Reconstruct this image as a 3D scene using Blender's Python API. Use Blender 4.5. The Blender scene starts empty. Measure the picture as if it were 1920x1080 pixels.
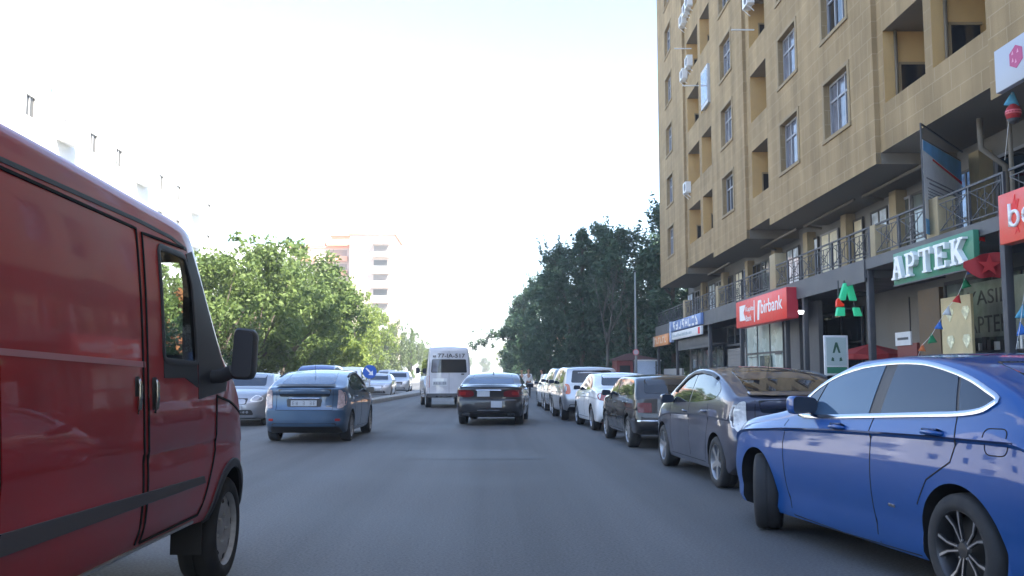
import bpy, bmesh, math, random
from mathutils import Vector, Matrix, noise
from mathutils.bvhtree import BVHTree
S = bpy.context.scene
R = math.radians
random.seed(7)

# ------------------------------------------------------------------ camera
cam_d = bpy.data.cameras.new('camera'); cam = bpy.data.objects.new('camera', cam_d)
S.collection.objects.link(cam); S.camera = cam
cam.location = (0, 0, 1.38)
cam.rotation_euler = (R(90 + 5.3806), 0, R(-1.4921))
cam_d.sensor_width = 36; cam_d.lens = 32.25
cam_d.clip_start = 0.05; cam_d.clip_end = 4000
# ------------------------------------------------------------------ sky, sun, exposure
SUN_EL, SUN_X, SUN_Y = 47.0, 0.72, -0.69          # the sun stands behind the tall block on the right
w = bpy.data.worlds.new('World'); S.world = w; w.use_nodes = True
nt = w.node_tree; bg = nt.nodes['Background']
sky = nt.nodes.new('ShaderNodeTexSky'); sky.sky_type = 'NISHITA'; sky.sun_disc = False
sky.sun_elevation = R(SUN_EL); sky.sun_rotation = math.atan2(SUN_X, SUN_Y)
sky.air_density = 1.0; sky.dust_density = 1.0; sky.ozone_density = 1.6; sky.altitude = 0
nt.links.new(sky.outputs[0], bg.inputs[0]); bg.inputs[1].default_value = 0.12
sun_d = bpy.data.lights.new('sun', 'SUN'); sun_d.energy = 4.2; sun_d.angle = R(0.53); sun_d.color = (1.0, 0.95, 0.87)
sun = bpy.data.objects.new('sun', sun_d); S.collection.objects.link(sun)
ce = math.cos(R(SUN_EL)); n_ = math.hypot(SUN_X, SUN_Y)
sun.rotation_euler = Vector((SUN_X / n_ * ce, SUN_Y / n_ * ce, math.sin(R(SUN_EL)))).to_track_quat('Z', 'Y').to_euler()
S.view_settings.view_transform = 'Standard'; S.view_settings.look = 'None'
S.view_settings.exposure = 2.35; S.view_settings.gamma = 1
S.render.engine = 'CYCLES'
S.cycles.max_bounces = 7; S.cycles.transparent_max_bounces = 12; S.cycles.use_denoising = True

# ------------------------------------------------------------------ helpers
def tag(o, label=None, cat=None, group=None, kind=None):
    if label: o['label'] = label
    if cat: o['category'] = cat
    if group: o['group'] = group
    if kind: o['kind'] = kind
    return o
def empty(name, loc=(0, 0, 0), rz=0.0, label=None, cat=None, group=None):
    o = bpy.data.objects.new(name, None); S.collection.objects.link(o)
    o.location = loc; o.rotation_euler = (0, 0, rz); o.empty_display_size = .2
    return tag(o, label, cat, group)
def link(name, me, parent=None, mats=None, smooth=False, sharp=None):
    o = bpy.data.objects.new(name, me); S.collection.objects.link(o)
    if parent is not None: o.parent = parent
    if mats is not None:
        for m in (mats if isinstance(mats, (list, tuple)) else [mats]): me.materials.append(m)
    if smooth:
        me.polygons.foreach_set('use_smooth', [True] * len(me.polygons))
        if sharp: me.set_sharp_from_angle(angle=R(sharp))
    return o
def copy_tree(o, parent=None):
    c = o.copy(); S.collection.objects.link(c)
    if parent is not None: c.parent = parent
    for ch in [x for x in S.collection.objects if x.parent == o]: copy_tree(ch, c)
    return c

class MB:
    def __init__(s): s.v = []; s.f = []; s.m = []
    def face(s, pts, m=0):
        b = len(s.v); s.v += [tuple(p) for p in pts]; s.f.append(tuple(range(b, b + len(pts)))); s.m.append(m); return s
    def box(s, x0, x1, y0, y1, z0, z1, m=0):
        b = len(s.v)
        s.v += [(x, y, z) for z in (z0, z1) for y in (y0, y1) for x in (x0, x1)]
        for q in ((0, 2, 3, 1), (4, 5, 7, 6), (0, 1, 5, 4), (2, 6, 7, 3), (0, 4, 6, 2), (1, 3, 7, 5)):
            s.f.append(tuple(b + i for i in q)); s.m.append(m)
        return s
    def bar(s, p, q, wx, wy=None, m=0, up=(0, 0, 1)):
        wy = wy or wx; p = Vector(p); q = Vector(q); d = (q - p).normalized(); u = Vector(up)
        if abs(d.dot(u)) > .98: u = Vector((1, 0, 0))
        a = d.cross(u).normalized() * wx / 2; c = a.cross(d).normalized() * wy / 2; b = len(s.v)
        for e in (p, q): s.v += [tuple(e + a * i + c * j) for i, j in ((-1, -1), (1, -1), (1, 1), (-1, 1))]
        for f in ((0, 3, 2, 1), (4, 5, 6, 7), (0, 1, 5, 4), (1, 2, 6, 5), (2, 3, 7, 6), (3, 0, 4, 7)):
            s.f.append(tuple(b + i for i in f)); s.m.append(m)
        return s
    def tube(s, pts, rad, n=8, m=0, cap=True):
        pts = [Vector(p) for p in pts]; k = len(pts)
        rs = rad if isinstance(rad, (list, tuple)) else [rad] * k
        b = len(s.v); u = Vector((0, 0, 1))
        for i, p in enumerate(pts):
            d = (pts[min(i + 1, k - 1)] - pts[max(i - 1, 0)]).normalized()
            uu = u if abs(d.dot(u)) < .95 else Vector((1, 0, 0))
            a = d.cross(uu).normalized(); c = a.cross(d).normalized()
            for j in range(n):
                t = 2 * math.pi * j / n; s.v.append(tuple(p + (a * math.cos(t) + c * math.sin(t)) * rs[i]))
        for i in range(k - 1):
            for j in range(n):
                s.f.append((b + i * n + j, b + i * n + (j + 1) % n, b + (i + 1) * n + (j + 1) % n, b + (i + 1) * n + j)); s.m.append(m)
        if cap:
            s.f.append(tuple(b + j for j in range(n))[::-1]); s.m.append(m)
            s.f.append(tuple(b + (k - 1) * n + j for j in range(n))); s.m.append(m)
        return s
    def lathe(s, prof, n=32, axis='x', m=0, c=(0, 0, 0), closed=True):
        b = len(s.v); k = len(prof)
        for i in range(n):
            t = 2 * math.pi * i / n; ct, st = math.cos(t), math.sin(t)
            for (h, r) in prof:
                p = {'x': (h, r * ct, r * st), 'z': (r * ct, r * st, h), 'y': (r * st, h, r * ct)}[axis]
                s.v.append((p[0] + c[0], p[1] + c[1], p[2] + c[2]))
        for i in range(n):
            for j in range(k if closed else k - 1):
                s.f.append((b + i * k + j, b + i * k + (j + 1) % k, b + ((i + 1) % n) * k + (j + 1) % k, b + ((i + 1) % n) * k + j)); s.m.append(m)
        return s
    def prism(s, poly, a0, a1, axis='x', m=0):
        """poly in the two other axes (cyclic order), extruded along axis"""
        def P(u, v, a): return {'x': (a, u, v), 'y': (u, a, v), 'z': (u, v, a)}[axis]
        k = len(poly); b = len(s.v)
        s.v += [P(u, v, a0) for u, v in poly] + [P(u, v, a1) for u, v in poly]
        s.f.append(tuple(range(b, b + k))[::-1]); s.m.append(m)
        s.f.append(tuple(range(b + k, b + 2 * k))); s.m.append(m)
        for i in range(k):
            j = (i + 1) % k; s.f.append((b + i, b + j, b + k + j, b + k + i)); s.m.append(m)
        return s
    def mesh(s, name, fix=True):
        me = bpy.data.meshes.new(name); me.from_pydata(s.v, [], s.f); me.polygons.foreach_set('material_index', s.m)
        if fix:
            bm = bmesh.new(); bm.from_mesh(me); bmesh.ops.recalc_face_normals(bm, faces=bm.faces); bm.to_mesh(me); bm.free()
        me.update(); return me
    def build(s, name, mats, parent=None, smooth=False, sharp=None, bevel=0, fix=True):
        me = s.mesh(name, fix)
        if bevel:
            bm = bmesh.new(); bm.from_mesh(me); bmesh.ops.remove_doubles(bm, verts=bm.verts, dist=1e-5)
            bmesh.ops.bevel(bm, geom=[e for e in bm.edges if len(e.link_faces) == 2 and e.calc_face_angle() > .6], offset=bevel, segments=2, affect='EDGES', profile=.5)
            bm.to_mesh(me); bm.free(); smooth = True; sharp = sharp or 40
        return link(name, me, parent, mats, smooth, sharp)

def pch(pts):
    """shape-preserving cubic through (x, y) points"""
    xs = [p[0] for p in pts]; ys = [p[1] for p in pts]; n = len(xs)
    h = [xs[i + 1] - xs[i] for i in range(n - 1)]; d = [(ys[i + 1] - ys[i]) / h[i] for i in range(n - 1)]
    m = [d[0]] + [0 if d[i - 1] * d[i] <= 0 else 2 * d[i - 1] * d[i] / (d[i - 1] + d[i]) for i in range(1, n - 1)] + [d[-1]]
    def f(x):
        if x <= xs[0]: return ys[0]
        if x >= xs[-1]: return ys[-1]
        i = 0
        while x > xs[i + 1]: i += 1
        t = (x - xs[i]) / h[i]; t2, t3 = t * t, t * t * t
        return (2 * t3 - 3 * t2 + 1) * ys[i] + (t3 - 2 * t2 + t) * h[i] * m[i] + (-2 * t3 + 3 * t2) * ys[i + 1] + (t3 - t2) * h[i] * m[i + 1]
    return f
def rounded(poly, r, n=4):
    out = []; k = len(poly)
    for i in range(k):
        p0, p, p1 = Vector(poly[i - 1]), Vector(poly[i]), Vector(poly[(i + 1) % k])
        a = (p0 - p); b = (p1 - p); rr = min(r, a.length * .45, b.length * .45)
        a = p + a.normalized() * rr; b = p + b.normalized() * rr
        for j in range(n + 1):
            t = j / n; q = a * (1 - t) ** 2 + p * 2 * t * (1 - t) + b * t * t; out.append((q.x, q.y))
    return out
def curve(pts, n=6, closed=True):
    out = []; k = len(pts)
    for i in range(k if closed else k - 1):
        g = lambda j: Vector(pts[j % k] if closed else pts[max(0, min(k - 1, j))])
        a, b, c, d = g(i - 1), g(i), g(i + 1), g(i + 2)
        for j in range(n):
            t = j / n
            q = .5 * ((2 * b) + (c - a) * t + (2 * a - 5 * b + 4 * c - d) * t * t + (3 * b - a - 3 * c + d) * t ** 3); out.append(tuple(q))
    if not closed: out.append(tuple(pts[-1]))
    return out

# ------------------------------------------------------------------ materials
ALB = 1.27
def pbr(name, col, rough=.5, metal=0., coat=0., var=0., scale=4., bump=0., bscale=60., spec=.5, emit=None, estr=1., detail=5.):
    col = tuple(min(max(c, .82), c * ALB) for c in col)
    m = bpy.data.materials.new(name); m.use_nodes = True; t = m.node_tree; b = t.nodes['Principled BSDF']
    b.inputs['Base Color'].default_value = (*col, 1); b.inputs['Roughness'].default_value = rough; b.inputs['Metallic'].default_value = metal
    b.inputs['Specular IOR Level'].default_value = spec
    if coat: b.inputs['Coat Weight'].default_value = coat; b.inputs['Coat Roughness'].default_value = .03
    if emit: b.inputs['Emission Color'].default_value = (*emit, 1); b.inputs['Emission Strength'].default_value = estr
    if var or bump:
        tc = t.nodes.new('ShaderNodeTexCoord')
    if var:
        nz = t.nodes.new('ShaderNodeTexNoise'); nz.inputs['Scale'].default_value = scale; nz.inputs['Detail'].default_value = detail
        t.links.new(tc.outputs['Object'], nz.inputs['Vector'])
        mr = t.nodes.new('ShaderNodeMapRange'); mr.inputs[1].default_value = .3; mr.inputs[2].default_value = .7
        mr.inputs[3].default_value = 1 - var; mr.inputs[4].default_value = 1 + var; t.links.new(nz.outputs[0], mr.inputs[0])
        mx = t.nodes.new('ShaderNodeVectorMath'); mx.operation = 'SCALE'; mx.inputs[0].default_value = col
        t.links.new(mr.outputs[0], mx.inputs['Scale']); t.links.new(mx.outputs[0], b.inputs['Base Color'])
        rr = t.nodes.new('ShaderNodeMapRange'); rr.inputs[1].default_value = .3; rr.inputs[2].default_value = .7
        rr.inputs[3].default_value = max(.02, rough * .85); rr.inputs[4].default_value = min(1, rough * 1.2)
        t.links.new(nz.outputs[0], rr.inputs[0]); t.links.new(rr.outputs[0], b.inputs['Roughness'])
    if bump:
        n2 = t.nodes.new('ShaderNodeTexNoise'); n2.inputs['Scale'].default_value = bscale; n2.inputs['Detail'].default_value = 4
        t.links.new(tc.outputs['Object'], n2.inputs['Vector'])
        bp = t.nodes.new('ShaderNodeBump'); bp.inputs['Strength'].default_value = bump; bp.inputs['Distance'].default_value = .02
        t.links.new(n2.outputs[0], bp.inputs['Height']); t.links.new(bp.outputs[0], b.inputs['Normal'])
    return m
def paint(name, col, metal=.35, dirt=.10):
    return pbr(name, col, rough=.38, metal=metal, coat=1.0, var=dirt, scale=1.7)
def leafmat(name, c0, c1, trans=.35):
    c0 = tuple(c * ALB for c in c0); c1 = tuple(c * ALB for c in c1)
    m = bpy.data.materials.new(name); m.use_nodes = True; t = m.node_tree; b = t.nodes['Principled BSDF']; out = t.nodes['Material Output']
    g = t.nodes.new('ShaderNodeNewGeometry'); cr = t.nodes.new('ShaderNodeMix'); cr.data_type = 'RGBA'
    cr.inputs[6].default_value = (*c0, 1); cr.inputs[7].default_value = (*c1, 1)
    t.links.new(g.outputs['Random Per Island'], cr.inputs[0])
    b.inputs['Roughness'].default_value = .55; b.inputs['Specular IOR Level'].default_value = .3
    tr = t.nodes.new('ShaderNodeBsdfTranslucent'); mx = t.nodes.new('ShaderNodeMixShader'); mx.inputs[0].default_value = trans
    t.links.new(cr.outputs[2], b.inputs['Base Color']); t.links.new(cr.outputs[2], tr.inputs[0])
    t.links.new(b.outputs[0], mx.inputs[1]); t.links.new(tr.outputs[0], mx.inputs[2]); t.links.new(mx.outputs[0], out.inputs[0])
    return m
def clearglass(name, tint, fac):
    m = bpy.data.materials.new(name); m.use_nodes = True; t = m.node_tree; out = t.nodes['Material Output']
    t.nodes.remove(t.nodes['Principled BSDF'])
    tr = t.nodes.new('ShaderNodeBsdfTransparent'); tr.inputs[0].default_value = (*tint, 1)
    gl = t.nodes.new('ShaderNodeBsdfGlossy'); gl.inputs['Roughness'].default_value = .03
    fr = t.nodes.new('ShaderNodeFresnel'); fr.inputs[0].default_value = fac
    mx = t.nodes.new('ShaderNodeMixShader'); t.links.new(fr.outputs[0], mx.inputs[0]); t.links.new(tr.outputs[0], mx.inputs[1]); t.links.new(gl.outputs[0], mx.inputs[2])
    t.links.new(mx.outputs[0], out.inputs[0]); return m
def asphalt(name, col):
    m = pbr(name, col, rough=.72, var=.22, scale=.35, bump=.35, bscale=90, detail=8)
    t = m.node_tree; b = t.nodes['Principled BSDF']; tc = [n for n in t.nodes if n.type == 'TEX_COORD'][0]
    src = b.inputs['Base Color'].links[0].from_socket
    # fine aggregate speckle and long darker wheel bands along the driving direction
    n = t.nodes.new('ShaderNodeTexNoise'); n.inputs['Scale'].default_value = 45; n.inputs['Detail'].default_value = 6
    t.links.new(tc.outputs['Object'], n.inputs['Vector'])
    mp = t.nodes.new('ShaderNodeMapping'); mp.inputs['Scale'].default_value = (1.1, .02, 1); t.links.new(tc.outputs['Object'], mp.inputs[0])
    n2 = t.nodes.new('ShaderNodeTexNoise'); n2.inputs['Scale'].default_value = 1.0; n2.inputs['Detail'].default_value = 3; t.links.new(mp.outputs[0], n2.inputs['Vector'])
    a = t.nodes.new('ShaderNodeMapRange'); a.inputs[1].default_value = .3; a.inputs[2].default_value = .7; a.inputs[3].default_value = .62; a.inputs[4].default_value = 1.38; t.links.new(n.outputs[0], a.inputs[0])
    c = t.nodes.new('ShaderNodeMapRange'); c.inputs[1].default_value = .35; c.inputs[2].default_value = .65; c.inputs[3].default_value = .76; c.inputs[4].default_value = 1.16; t.links.new(n2.outputs[0], c.inputs[0])
    k = t.nodes.new('ShaderNodeMath'); k.operation = 'MULTIPLY'; t.links.new(a.outputs[0], k.inputs[0]); t.links.new(c.outputs[0], k.inputs[1])
    v = t.nodes.new('ShaderNodeVectorMath'); v.operation = 'SCALE'; t.links.new(src, v.inputs[0]); t.links.new(k.outputs[0], v.inputs['Scale'])
    t.links.new(v.outputs[0], b.inputs['Base Color']); return m
def stone(name, c1, c2, mortar):
    m = pbr(name, c1, rough=.85, bump=.25, bscale=25, spec=.2); c1, c2, mortar = [tuple(c * ALB for c in k) for k in (c1, c2, mortar)]; t = m.node_tree; b = t.nodes['Principled BSDF']
    tc = [n for n in t.nodes if n.type == 'TEX_COORD'][0]
    sp = t.nodes.new('ShaderNodeSeparateXYZ'); t.links.new(tc.outputs['Object'], sp.inputs[0])
    ad = t.nodes.new('ShaderNodeMath'); ad.operation = 'ADD'; t.links.new(sp.outputs[0], ad.inputs[0]); t.links.new(sp.outputs[1], ad.inputs[1])
    cb = t.nodes.new('ShaderNodeCombineXYZ'); t.links.new(ad.outputs[0], cb.inputs[0]); t.links.new(sp.outputs[2], cb.inputs[1])
    wv = t.nodes.new('ShaderNodeTexNoise'); wv.inputs['Scale'].default_value = .7; wv.inputs['Detail'].default_value = 6; t.links.new(tc.outputs['Object'], wv.inputs['Vector'])
    br = t.nodes.new('ShaderNodeTexBrick'); br.offset = .43; br.squash = .8; br.squash_frequency = 3
    br.inputs['Color1'].default_value = (*c1, 1); br.inputs['Color2'].default_value = (*c2, 1); br.inputs['Mortar'].default_value = (*mortar, 1)
    br.inputs['Scale'].default_value = 1; br.inputs['Mortar Size'].default_value = .014; br.inputs['Mortar Smooth'].default_value = .3
    br.inputs['Brick Width'].default_value = .92; br.inputs['Row Height'].default_value = .46; br.inputs['Bias'].default_value = -.1
    t.links.new(cb.outputs[0], br.inputs['Vector'])
    mr = t.nodes.new('ShaderNodeMapRange'); mr.inputs[1].default_value = .3; mr.inputs[2].default_value = .7; mr.inputs[3].default_value = .86; mr.inputs[4].default_value = 1.12; t.links.new(wv.outputs[0], mr.inputs[0])
    v = t.nodes.new('ShaderNodeVectorMath'); v.operation = 'SCALE'; t.links.new(br.outputs[0], v.inputs[0])
    mp = t.nodes.new('ShaderNodeMapping'); mp.inputs['Scale'].default_value = (1.6, 1.6, .10); t.links.new(tc.outputs['Object'], mp.inputs[0])
    ns = t.nodes.new('ShaderNodeTexNoise'); ns.inputs['Scale'].default_value = 1.0; ns.inputs['Detail'].default_value = 5; t.links.new(mp.outputs[0], ns.inputs['Vector'])
    ms = t.nodes.new('ShaderNodeMapRange'); ms.inputs[1].default_value = .38; ms.inputs[2].default_value = .62; ms.inputs[3].default_value = .82; ms.inputs[4].default_value = 1.06; t.links.new(ns.outputs[0], ms.inputs[0])
    mm = t.nodes.new('ShaderNodeMath'); mm.operation = 'MULTIPLY'; t.links.new(mr.outputs[0], mm.inputs[0]); t.links.new(ms.outputs[0], mm.inputs[1]); t.links.new(mm.outputs[0], v.inputs['Scale'])
    t.links.new(v.outputs[0], b.inputs['Base Color']); return m

m_road = asphalt('road_asphalt', (.074, .075, .076)); m_ground = asphalt('ground_paving', (.17, .16, .145))
m_pave = pbr('paving', (.17, .165, .155), .85, var=.15, scale=1.2, bump=.2); m_kerb = pbr('kerb_stone', (.26, .255, .24), .85, var=.2, scale=3, bump=.2)
m_stone = stone('facade_stone', (.268, .192, .104), (.244, .173, .092), (.312, .235, .142))
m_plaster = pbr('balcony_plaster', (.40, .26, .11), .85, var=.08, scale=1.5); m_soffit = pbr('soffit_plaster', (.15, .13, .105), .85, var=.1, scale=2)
m_surround = pbr('window_surround', (.215, .16, .09), .85, var=.1); m_pier = pbr('pier_plaster', (.27, .215, .13), .85, var=.1)
m_pvc = pbr('window_plastic', (.22, .22, .235), .5); m_brownpipe = pbr('drain_pipe', (.10, .075, .045), .5)
m_glass = pbr('dark_glass', (.012, .014, .017), .03, spec=.6); m_curtain = pbr('curtained_glass', (.11, .115, .14), .09, spec=.45, var=.4, scale=2.5)
m_rearglass = pbr('sky_reflection_glass', (.035, .060, .115), .03, spec=.65); m_tint = pbr('tinted_glass', (.018, .026, .042), .03, spec=.42)  # the blue of m_rearglass paints the sky's reflection into its base colour
m_shopglass = pbr('shop_glass', (.10, .115, .11), .05, spec=.6, var=.6, scale=1.2); m_frost = pbr('frosted_glass', (.30, .37, .36), .25, var=.12, scale=1.0)
m_dark = pbr('dark_recess', (.02, .02, .021), .8); m_iron = pbr('dark_ironwork', (.045, .045, .05), .55, var=.1)
m_fascia = pbr('grey_fascia', (.075, .075, .078), .6, var=.12, scale=1.5); m_shopwall = pbr('shop_wall', (.15, .145, .135), .8, var=.15, scale=1)
m_white = pbr('white_plastic', (.75, .75, .76), .4); m_offwhite = pbr('off_white', (.55, .55, .55), .5, var=.06); m_steel = pbr('galvanised', (.36, .37, .38), .4, metal=.6)
m_rubber = pbr('rubber', (.022, .022, .023), .8, var=.2, scale=6); m_trim = pbr('black_trim', (.028, .028, .03), .5); m_well = pbr('wheel_well', (.008, .008, .008), .95)
m_chrome = pbr('chrome', (.36, .38, .42), .16, metal=1.); m_alloy = pbr('alloy', (.30, .30, .31), .38, metal=.8); m_darkalloy = pbr('dark_alloy', (.045, .045, .047), .35, metal=.6)
m_brightalloy = pbr('machined_alloy', (.26, .26, .27), .4, metal=.7); m_steelrim = pbr('painted_steel_rim', (.30, .30, .30), .5, metal=.3, var=.15, scale=9)
m_brake = pbr('brake_shadow', (.012, .012, .012), .7)
m_red_lens = pbr('red_lens', (.24, .012, .012), .12, coat=1); m_dkred_lens = pbr('smoked_red_lens', (.11, .006, .009), .2, coat=.25); m_clear_lens = pbr('clear_lens', (.62, .60, .58), .1, coat=1, var=.25, scale=22)
m_pink_lens = pbr('pinkish_clear_lens', (.36, .27, .26), .1, coat=1, var=.25, scale=22); m_orange_lens = pbr('orange_lens', (.55, .11, .03), .15, coat=1); m_plate = pbr('number_plate', (.36, .38, .41), .4); m_ink = pbr('black_ink', (.02, .02, .02), .5); m_plateink = pbr('plate_ink', (.10, .11, .13), .5); m_seam = pbr('panel_gap', (.006, .006, .006), .9)
m_head_on = pbr('headlamp', (.75, .75, .72), .1, coat=1)
m_red_sign = pbr('red_sign_face', (.62, .030, .022), .4, var=.04); m_orange_sign = pbr('coral_sign_face', (.60, .055, .03), .45, var=.04); m_red_side = pbr('red_sign_side', (.36, .016, .03), .45)
m_green_sign = pbr('green_sign_face', (.035, .17, .10), .45, var=.05); m_letter = pbr('white_letters', (.72, .73, .76), .4)
m_blue_sign = pbr('blue_sign_face', (.10, .17, .36), .4, var=.15, scale=2); m_tanorange = pbr('orange_board', (.50, .20, .07), .5, var=.2, scale=1.5)
m_led = pbr('green_led', (.02, .3, .15), .5, emit=(.04, .62, .33), estr=.085); m_ledred = pbr('red_led', (.4, .02, .01), .5, emit=(.9, .06, .02), estr=.06)
m_lamp = pbr('lit_lamp', (.8, .8, .8), .4, emit=(1, 1, .97), estr=.5)
m_bark = pbr('bark', (.075, .060, .045), .9, var=.25, scale=6, bump=.4, bscale=20); m_palebark = pbr('pale_bark', (.16, .14, .115), .9, var=.2, scale=5, bump=.3)
m_leaf = leafmat('leaves_green', (.066, .106, .030), (.142, .192, .055), .4); m_leaf_y = leafmat('leaves_yellow_green', (.10, .15, .025), (.19, .23, .05), .4)
m_leaf_o = leafmat('leaves_olive', (.065, .092, .035), (.13, .16, .066)); m_pine = leafmat('needles_dark', (.020, .045, .026), (.045, .082, .042), .15); m_bush = leafmat('bush_leaves', (.02, .055, .022), (.05, .10, .03))
m_leaf_rust = leafmat('rusty_leaves', (.17, .06, .02), (.26, .11, .04))
m_whitewall = pbr('white_render', (.80, .78, .74), .8, var=.03); m_peach = pbr('peach_render', (.62, .30, .19), .8); m_shadowwin = pbr('shaded_window', (.055, .055, .05), .3)
m_flags = {k: pbr('flag_' + k, c, .7) for k, c in dict(red=(.60, .03, .03), blue=(.04, .16, .52), green=(.02, .22, .09), white=(.65, .65, .66), orange=(.6, .16, .05), sky=(.10, .34, .48), dark_red=(.26, .012, .016)).items()}
# ------------------------------------------------------------------ ground, road, pavements
def sheet(name, poly, z, mat, kind='structure'):
    o = MB().face([(x, y, z) for x, y in poly]).build(name, mat, fix=False); return tag(o, kind=kind)
sheet('ground', [(-900, -200), (900, -200), (900, 1500), (-900, 1500)], -.004, m_ground)
sheet('road', [(-12.6, -60), (4.75, -60), (4.75, 62), (3.3, 84), (2.7, 110), (2.2, 420), (-12.0, 420)], 0, m_road)
wr = random.Random(12)
def blob(cx, cy, rx, ry, n=40, jag=.07):
    return [(cx + rx * math.cos(2 * math.pi * k / n) * wr.uniform(1 - jag, 1 + jag), cy + ry * math.sin(2 * math.pi * k / n) * wr.uniform(1 - jag, 1 + jag)) for k in range(n)]
m_patchd = asphalt('road_patch_dark', (.066, .067, .068)); m_patchl = asphalt('road_patch_pale', (.080, .081, .082))
for i, (x0, x1, y0, y1, mm) in enumerate([(-1.4, .9, 15.2, 17.1, m_patchl), (-3.1, -1.9, 20, 27, m_patchd), (-.2, 1.6, 31, 33, m_patchl)]):
    sheet('road_patch', [(x0 + wr.uniform(-.08, .08), y0 + wr.uniform(-.1, .1)), (x1 + wr.uniform(-.08, .08), y0 + wr.uniform(-.1, .1)), (x1 + wr.uniform(-.08, .08), y1 + wr.uniform(-.1, .1)), (x0 + wr.uniform(-.08, .08), y1)], .004, mm)
def slab(name, poly, z, mat, kerbmat=None, w_=.16):
    mb = MB().prism(poly, -.02, z, 'z', 0); return tag(mb.build(name, mat, bevel=.015), kind='structure')
slab('right_pavement', [(4.92, -60), (9.6, -60), (13.0, 62), (13.0, 130), (2.8, 130), (2.9, 110), (3.5, 84), (4.92, 62)], .13, m_pave)
kb = MB(); y = -60
while y < 62: kb.box(4.75, 4.915, y + .006, y + .994, -.02, .14); y += 1.0
tag(kb.build('right_kerb', m_kerb, bevel=.012), kind='structure')
slab('left_pavement', [(-19, -40), (-12.76, -40), (-12.16, 420), (-19, 420)], .12, m_pave)
med = [(-5.72, 41.9), (-5.46, 42.3), (-4.55, 60), (-4.15, 110), (-4.15, 400), (-5.0, 400), (-5.2, 110), (-5.55, 60), (-5.95, 42.4)]
tag(MB().prism(med, -.02, .2, 'z').build('median_kerb', m_kerb, bevel=.02), kind='structure')

# ------------------------------------------------------------------ car builder
NC = 8
def section(P, y):
    top = P['top'](y); bot = P['bot'](y); hw = P['hw'](y); belt = min(P['belt'](y), top - .05); zc = min(P['zc'](y), belt - .035)
    r = [(.86 * hw, bot), (.94 * hw, bot + .025), (.968 * hw, bot + .08)]
    for t in (.16, .3, .44, .58, .7, .82, .90, .965):
        f = 1 - P['tuck'] * (1 - t / .6) ** 2 if t < .6 else 1 - P['scoop'] * ((t - .6) / .36) ** 2
        r.append((hw * f, bot + .08 + (zc - bot - .08) * t))
    sh = P['shoulder']; r += [(hw, zc), (hw * (1 - sh * .45), zc + (belt - zc) * .5), (hw * (1 - sh), belt)]
    Hh = top - belt; cr = min(P['crown'], .3 * Hh); rr = min(P['rc'], .55 * Hh); zt = top - cr; zl = zt - rr
    xb = hw * (1 - sh); xe = xb - P['tum'] * (zl - belt)
    for k in range(1, 5):
        t = k / 4; r.append((xb + (xe - xb) * t + P['bow'] * math.sin(math.pi * t) * Hh, belt + (zl - belt) * t))
    xc = xe - P['tum'] * rr; x2 = xc - rr * 1.1
    for k in range(1, 5):
        t = k / 4; r.append((xe * (1 - t) ** 2 + xc * 2 * t * (1 - t) + x2 * t * t, zl * (1 - t) ** 2 + zt * 2 * t * (1 - t) + zt * t * t))
    return r, bot, zt, cr
def body_mesh(P):
    y0, y1 = P['y0'], P['y1']; ends = [0, .012, .035, .07, .12, .19, .27, .36, .46, .58, .7]
    ys = [y0 + e for e in ends]; n = int((y1 - y0 - 1.4) / .075); ys += [y0 + .7 + (y1 - y0 - 1.4) * i / n for i in range(1, n)]; ys += [y1 - e for e in ends[::-1]]
    W = max(P['hw'](y) for y in ys)
    def warp(x, y, z):
        fr = max(0, 1 - (y - y0) / .8) ** 2; ff = max(0, 1 - (y1 - y) / .8) ** 2
        a = (abs(x) / W) ** 2.4
        return (x, y + fr * (P['kr'] * a + P['rp'](z)) - ff * (P['kf'] * a + P['fp'](z)), z)
    V = []; F = []; MI = []
    rings = []
    for y in ys:
        r, bot, zt, cr = section(P, y); ring = []
        xb = r[0][0]; xt = r[-1][0]
        ring += [(xb * j / NC, bot) for j in range(-NC + 1, NC)]
        ring += r
        ring += [(xt * j / NC, zt + cr * (1 - (j / NC) ** 2)) for j in range(NC - 1, -NC, -1)]
        ring += [(-x, z) for x, z in r[::-1]]
        rings.append((len(V), r, bot, zt, cr)); V += [warp(x, y, z) for x, z in ring]
    m = len(ring); nb = 2 * NC - 1
    for i in range(len(ys) - 1):
        a, b = rings[i][0], rings[i + 1][0]
        for j in range(m):
            k = (j + 1) % m; F.append((a + j, a + k, b + k, b + j))
            MI.append(1 if (j < nb or j >= m - 1 or j in (nb - 1,)) else 0)
    for (b, r, bot, zt, cr), y, flip in ((rings[0], ys[0], True), (rings[-1], ys[-1], False)):
        K = len(r); g = len(V)
        for i, (x, z) in enumerate(r):
            for j in range(-NC, NC + 1):
                zz = z if i < K - 1 else zt + cr * (1 - (j / NC) ** 2); V.append(warp(x * j / NC, y, zz))
        c = 2 * NC + 1
        for i in range(K - 1):
            for j in range(2 * NC):
                q = (g + i * c + j, g + i * c + j + 1, g + (i + 1) * c + j + 1, g + (i + 1) * c + j); F.append(q if flip else q[::-1]); MI.append(0)
    bm = bmesh.new(); vs = [bm.verts.new(v) for v in V]
    for f, mi in zip(F, MI):
        try: bm.faces.new([vs[i] for i in f]).material_index = mi
        except ValueError: pass
    bmesh.ops.remove_doubles(bm, verts=bm.verts, dist=2e-4); bmesh.ops.dissolve_degenerate(bm, dist=1e-5, edges=bm.edges)
    bmesh.ops.recalc_face_normals(bm, faces=bm.faces)
    return bm
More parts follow.
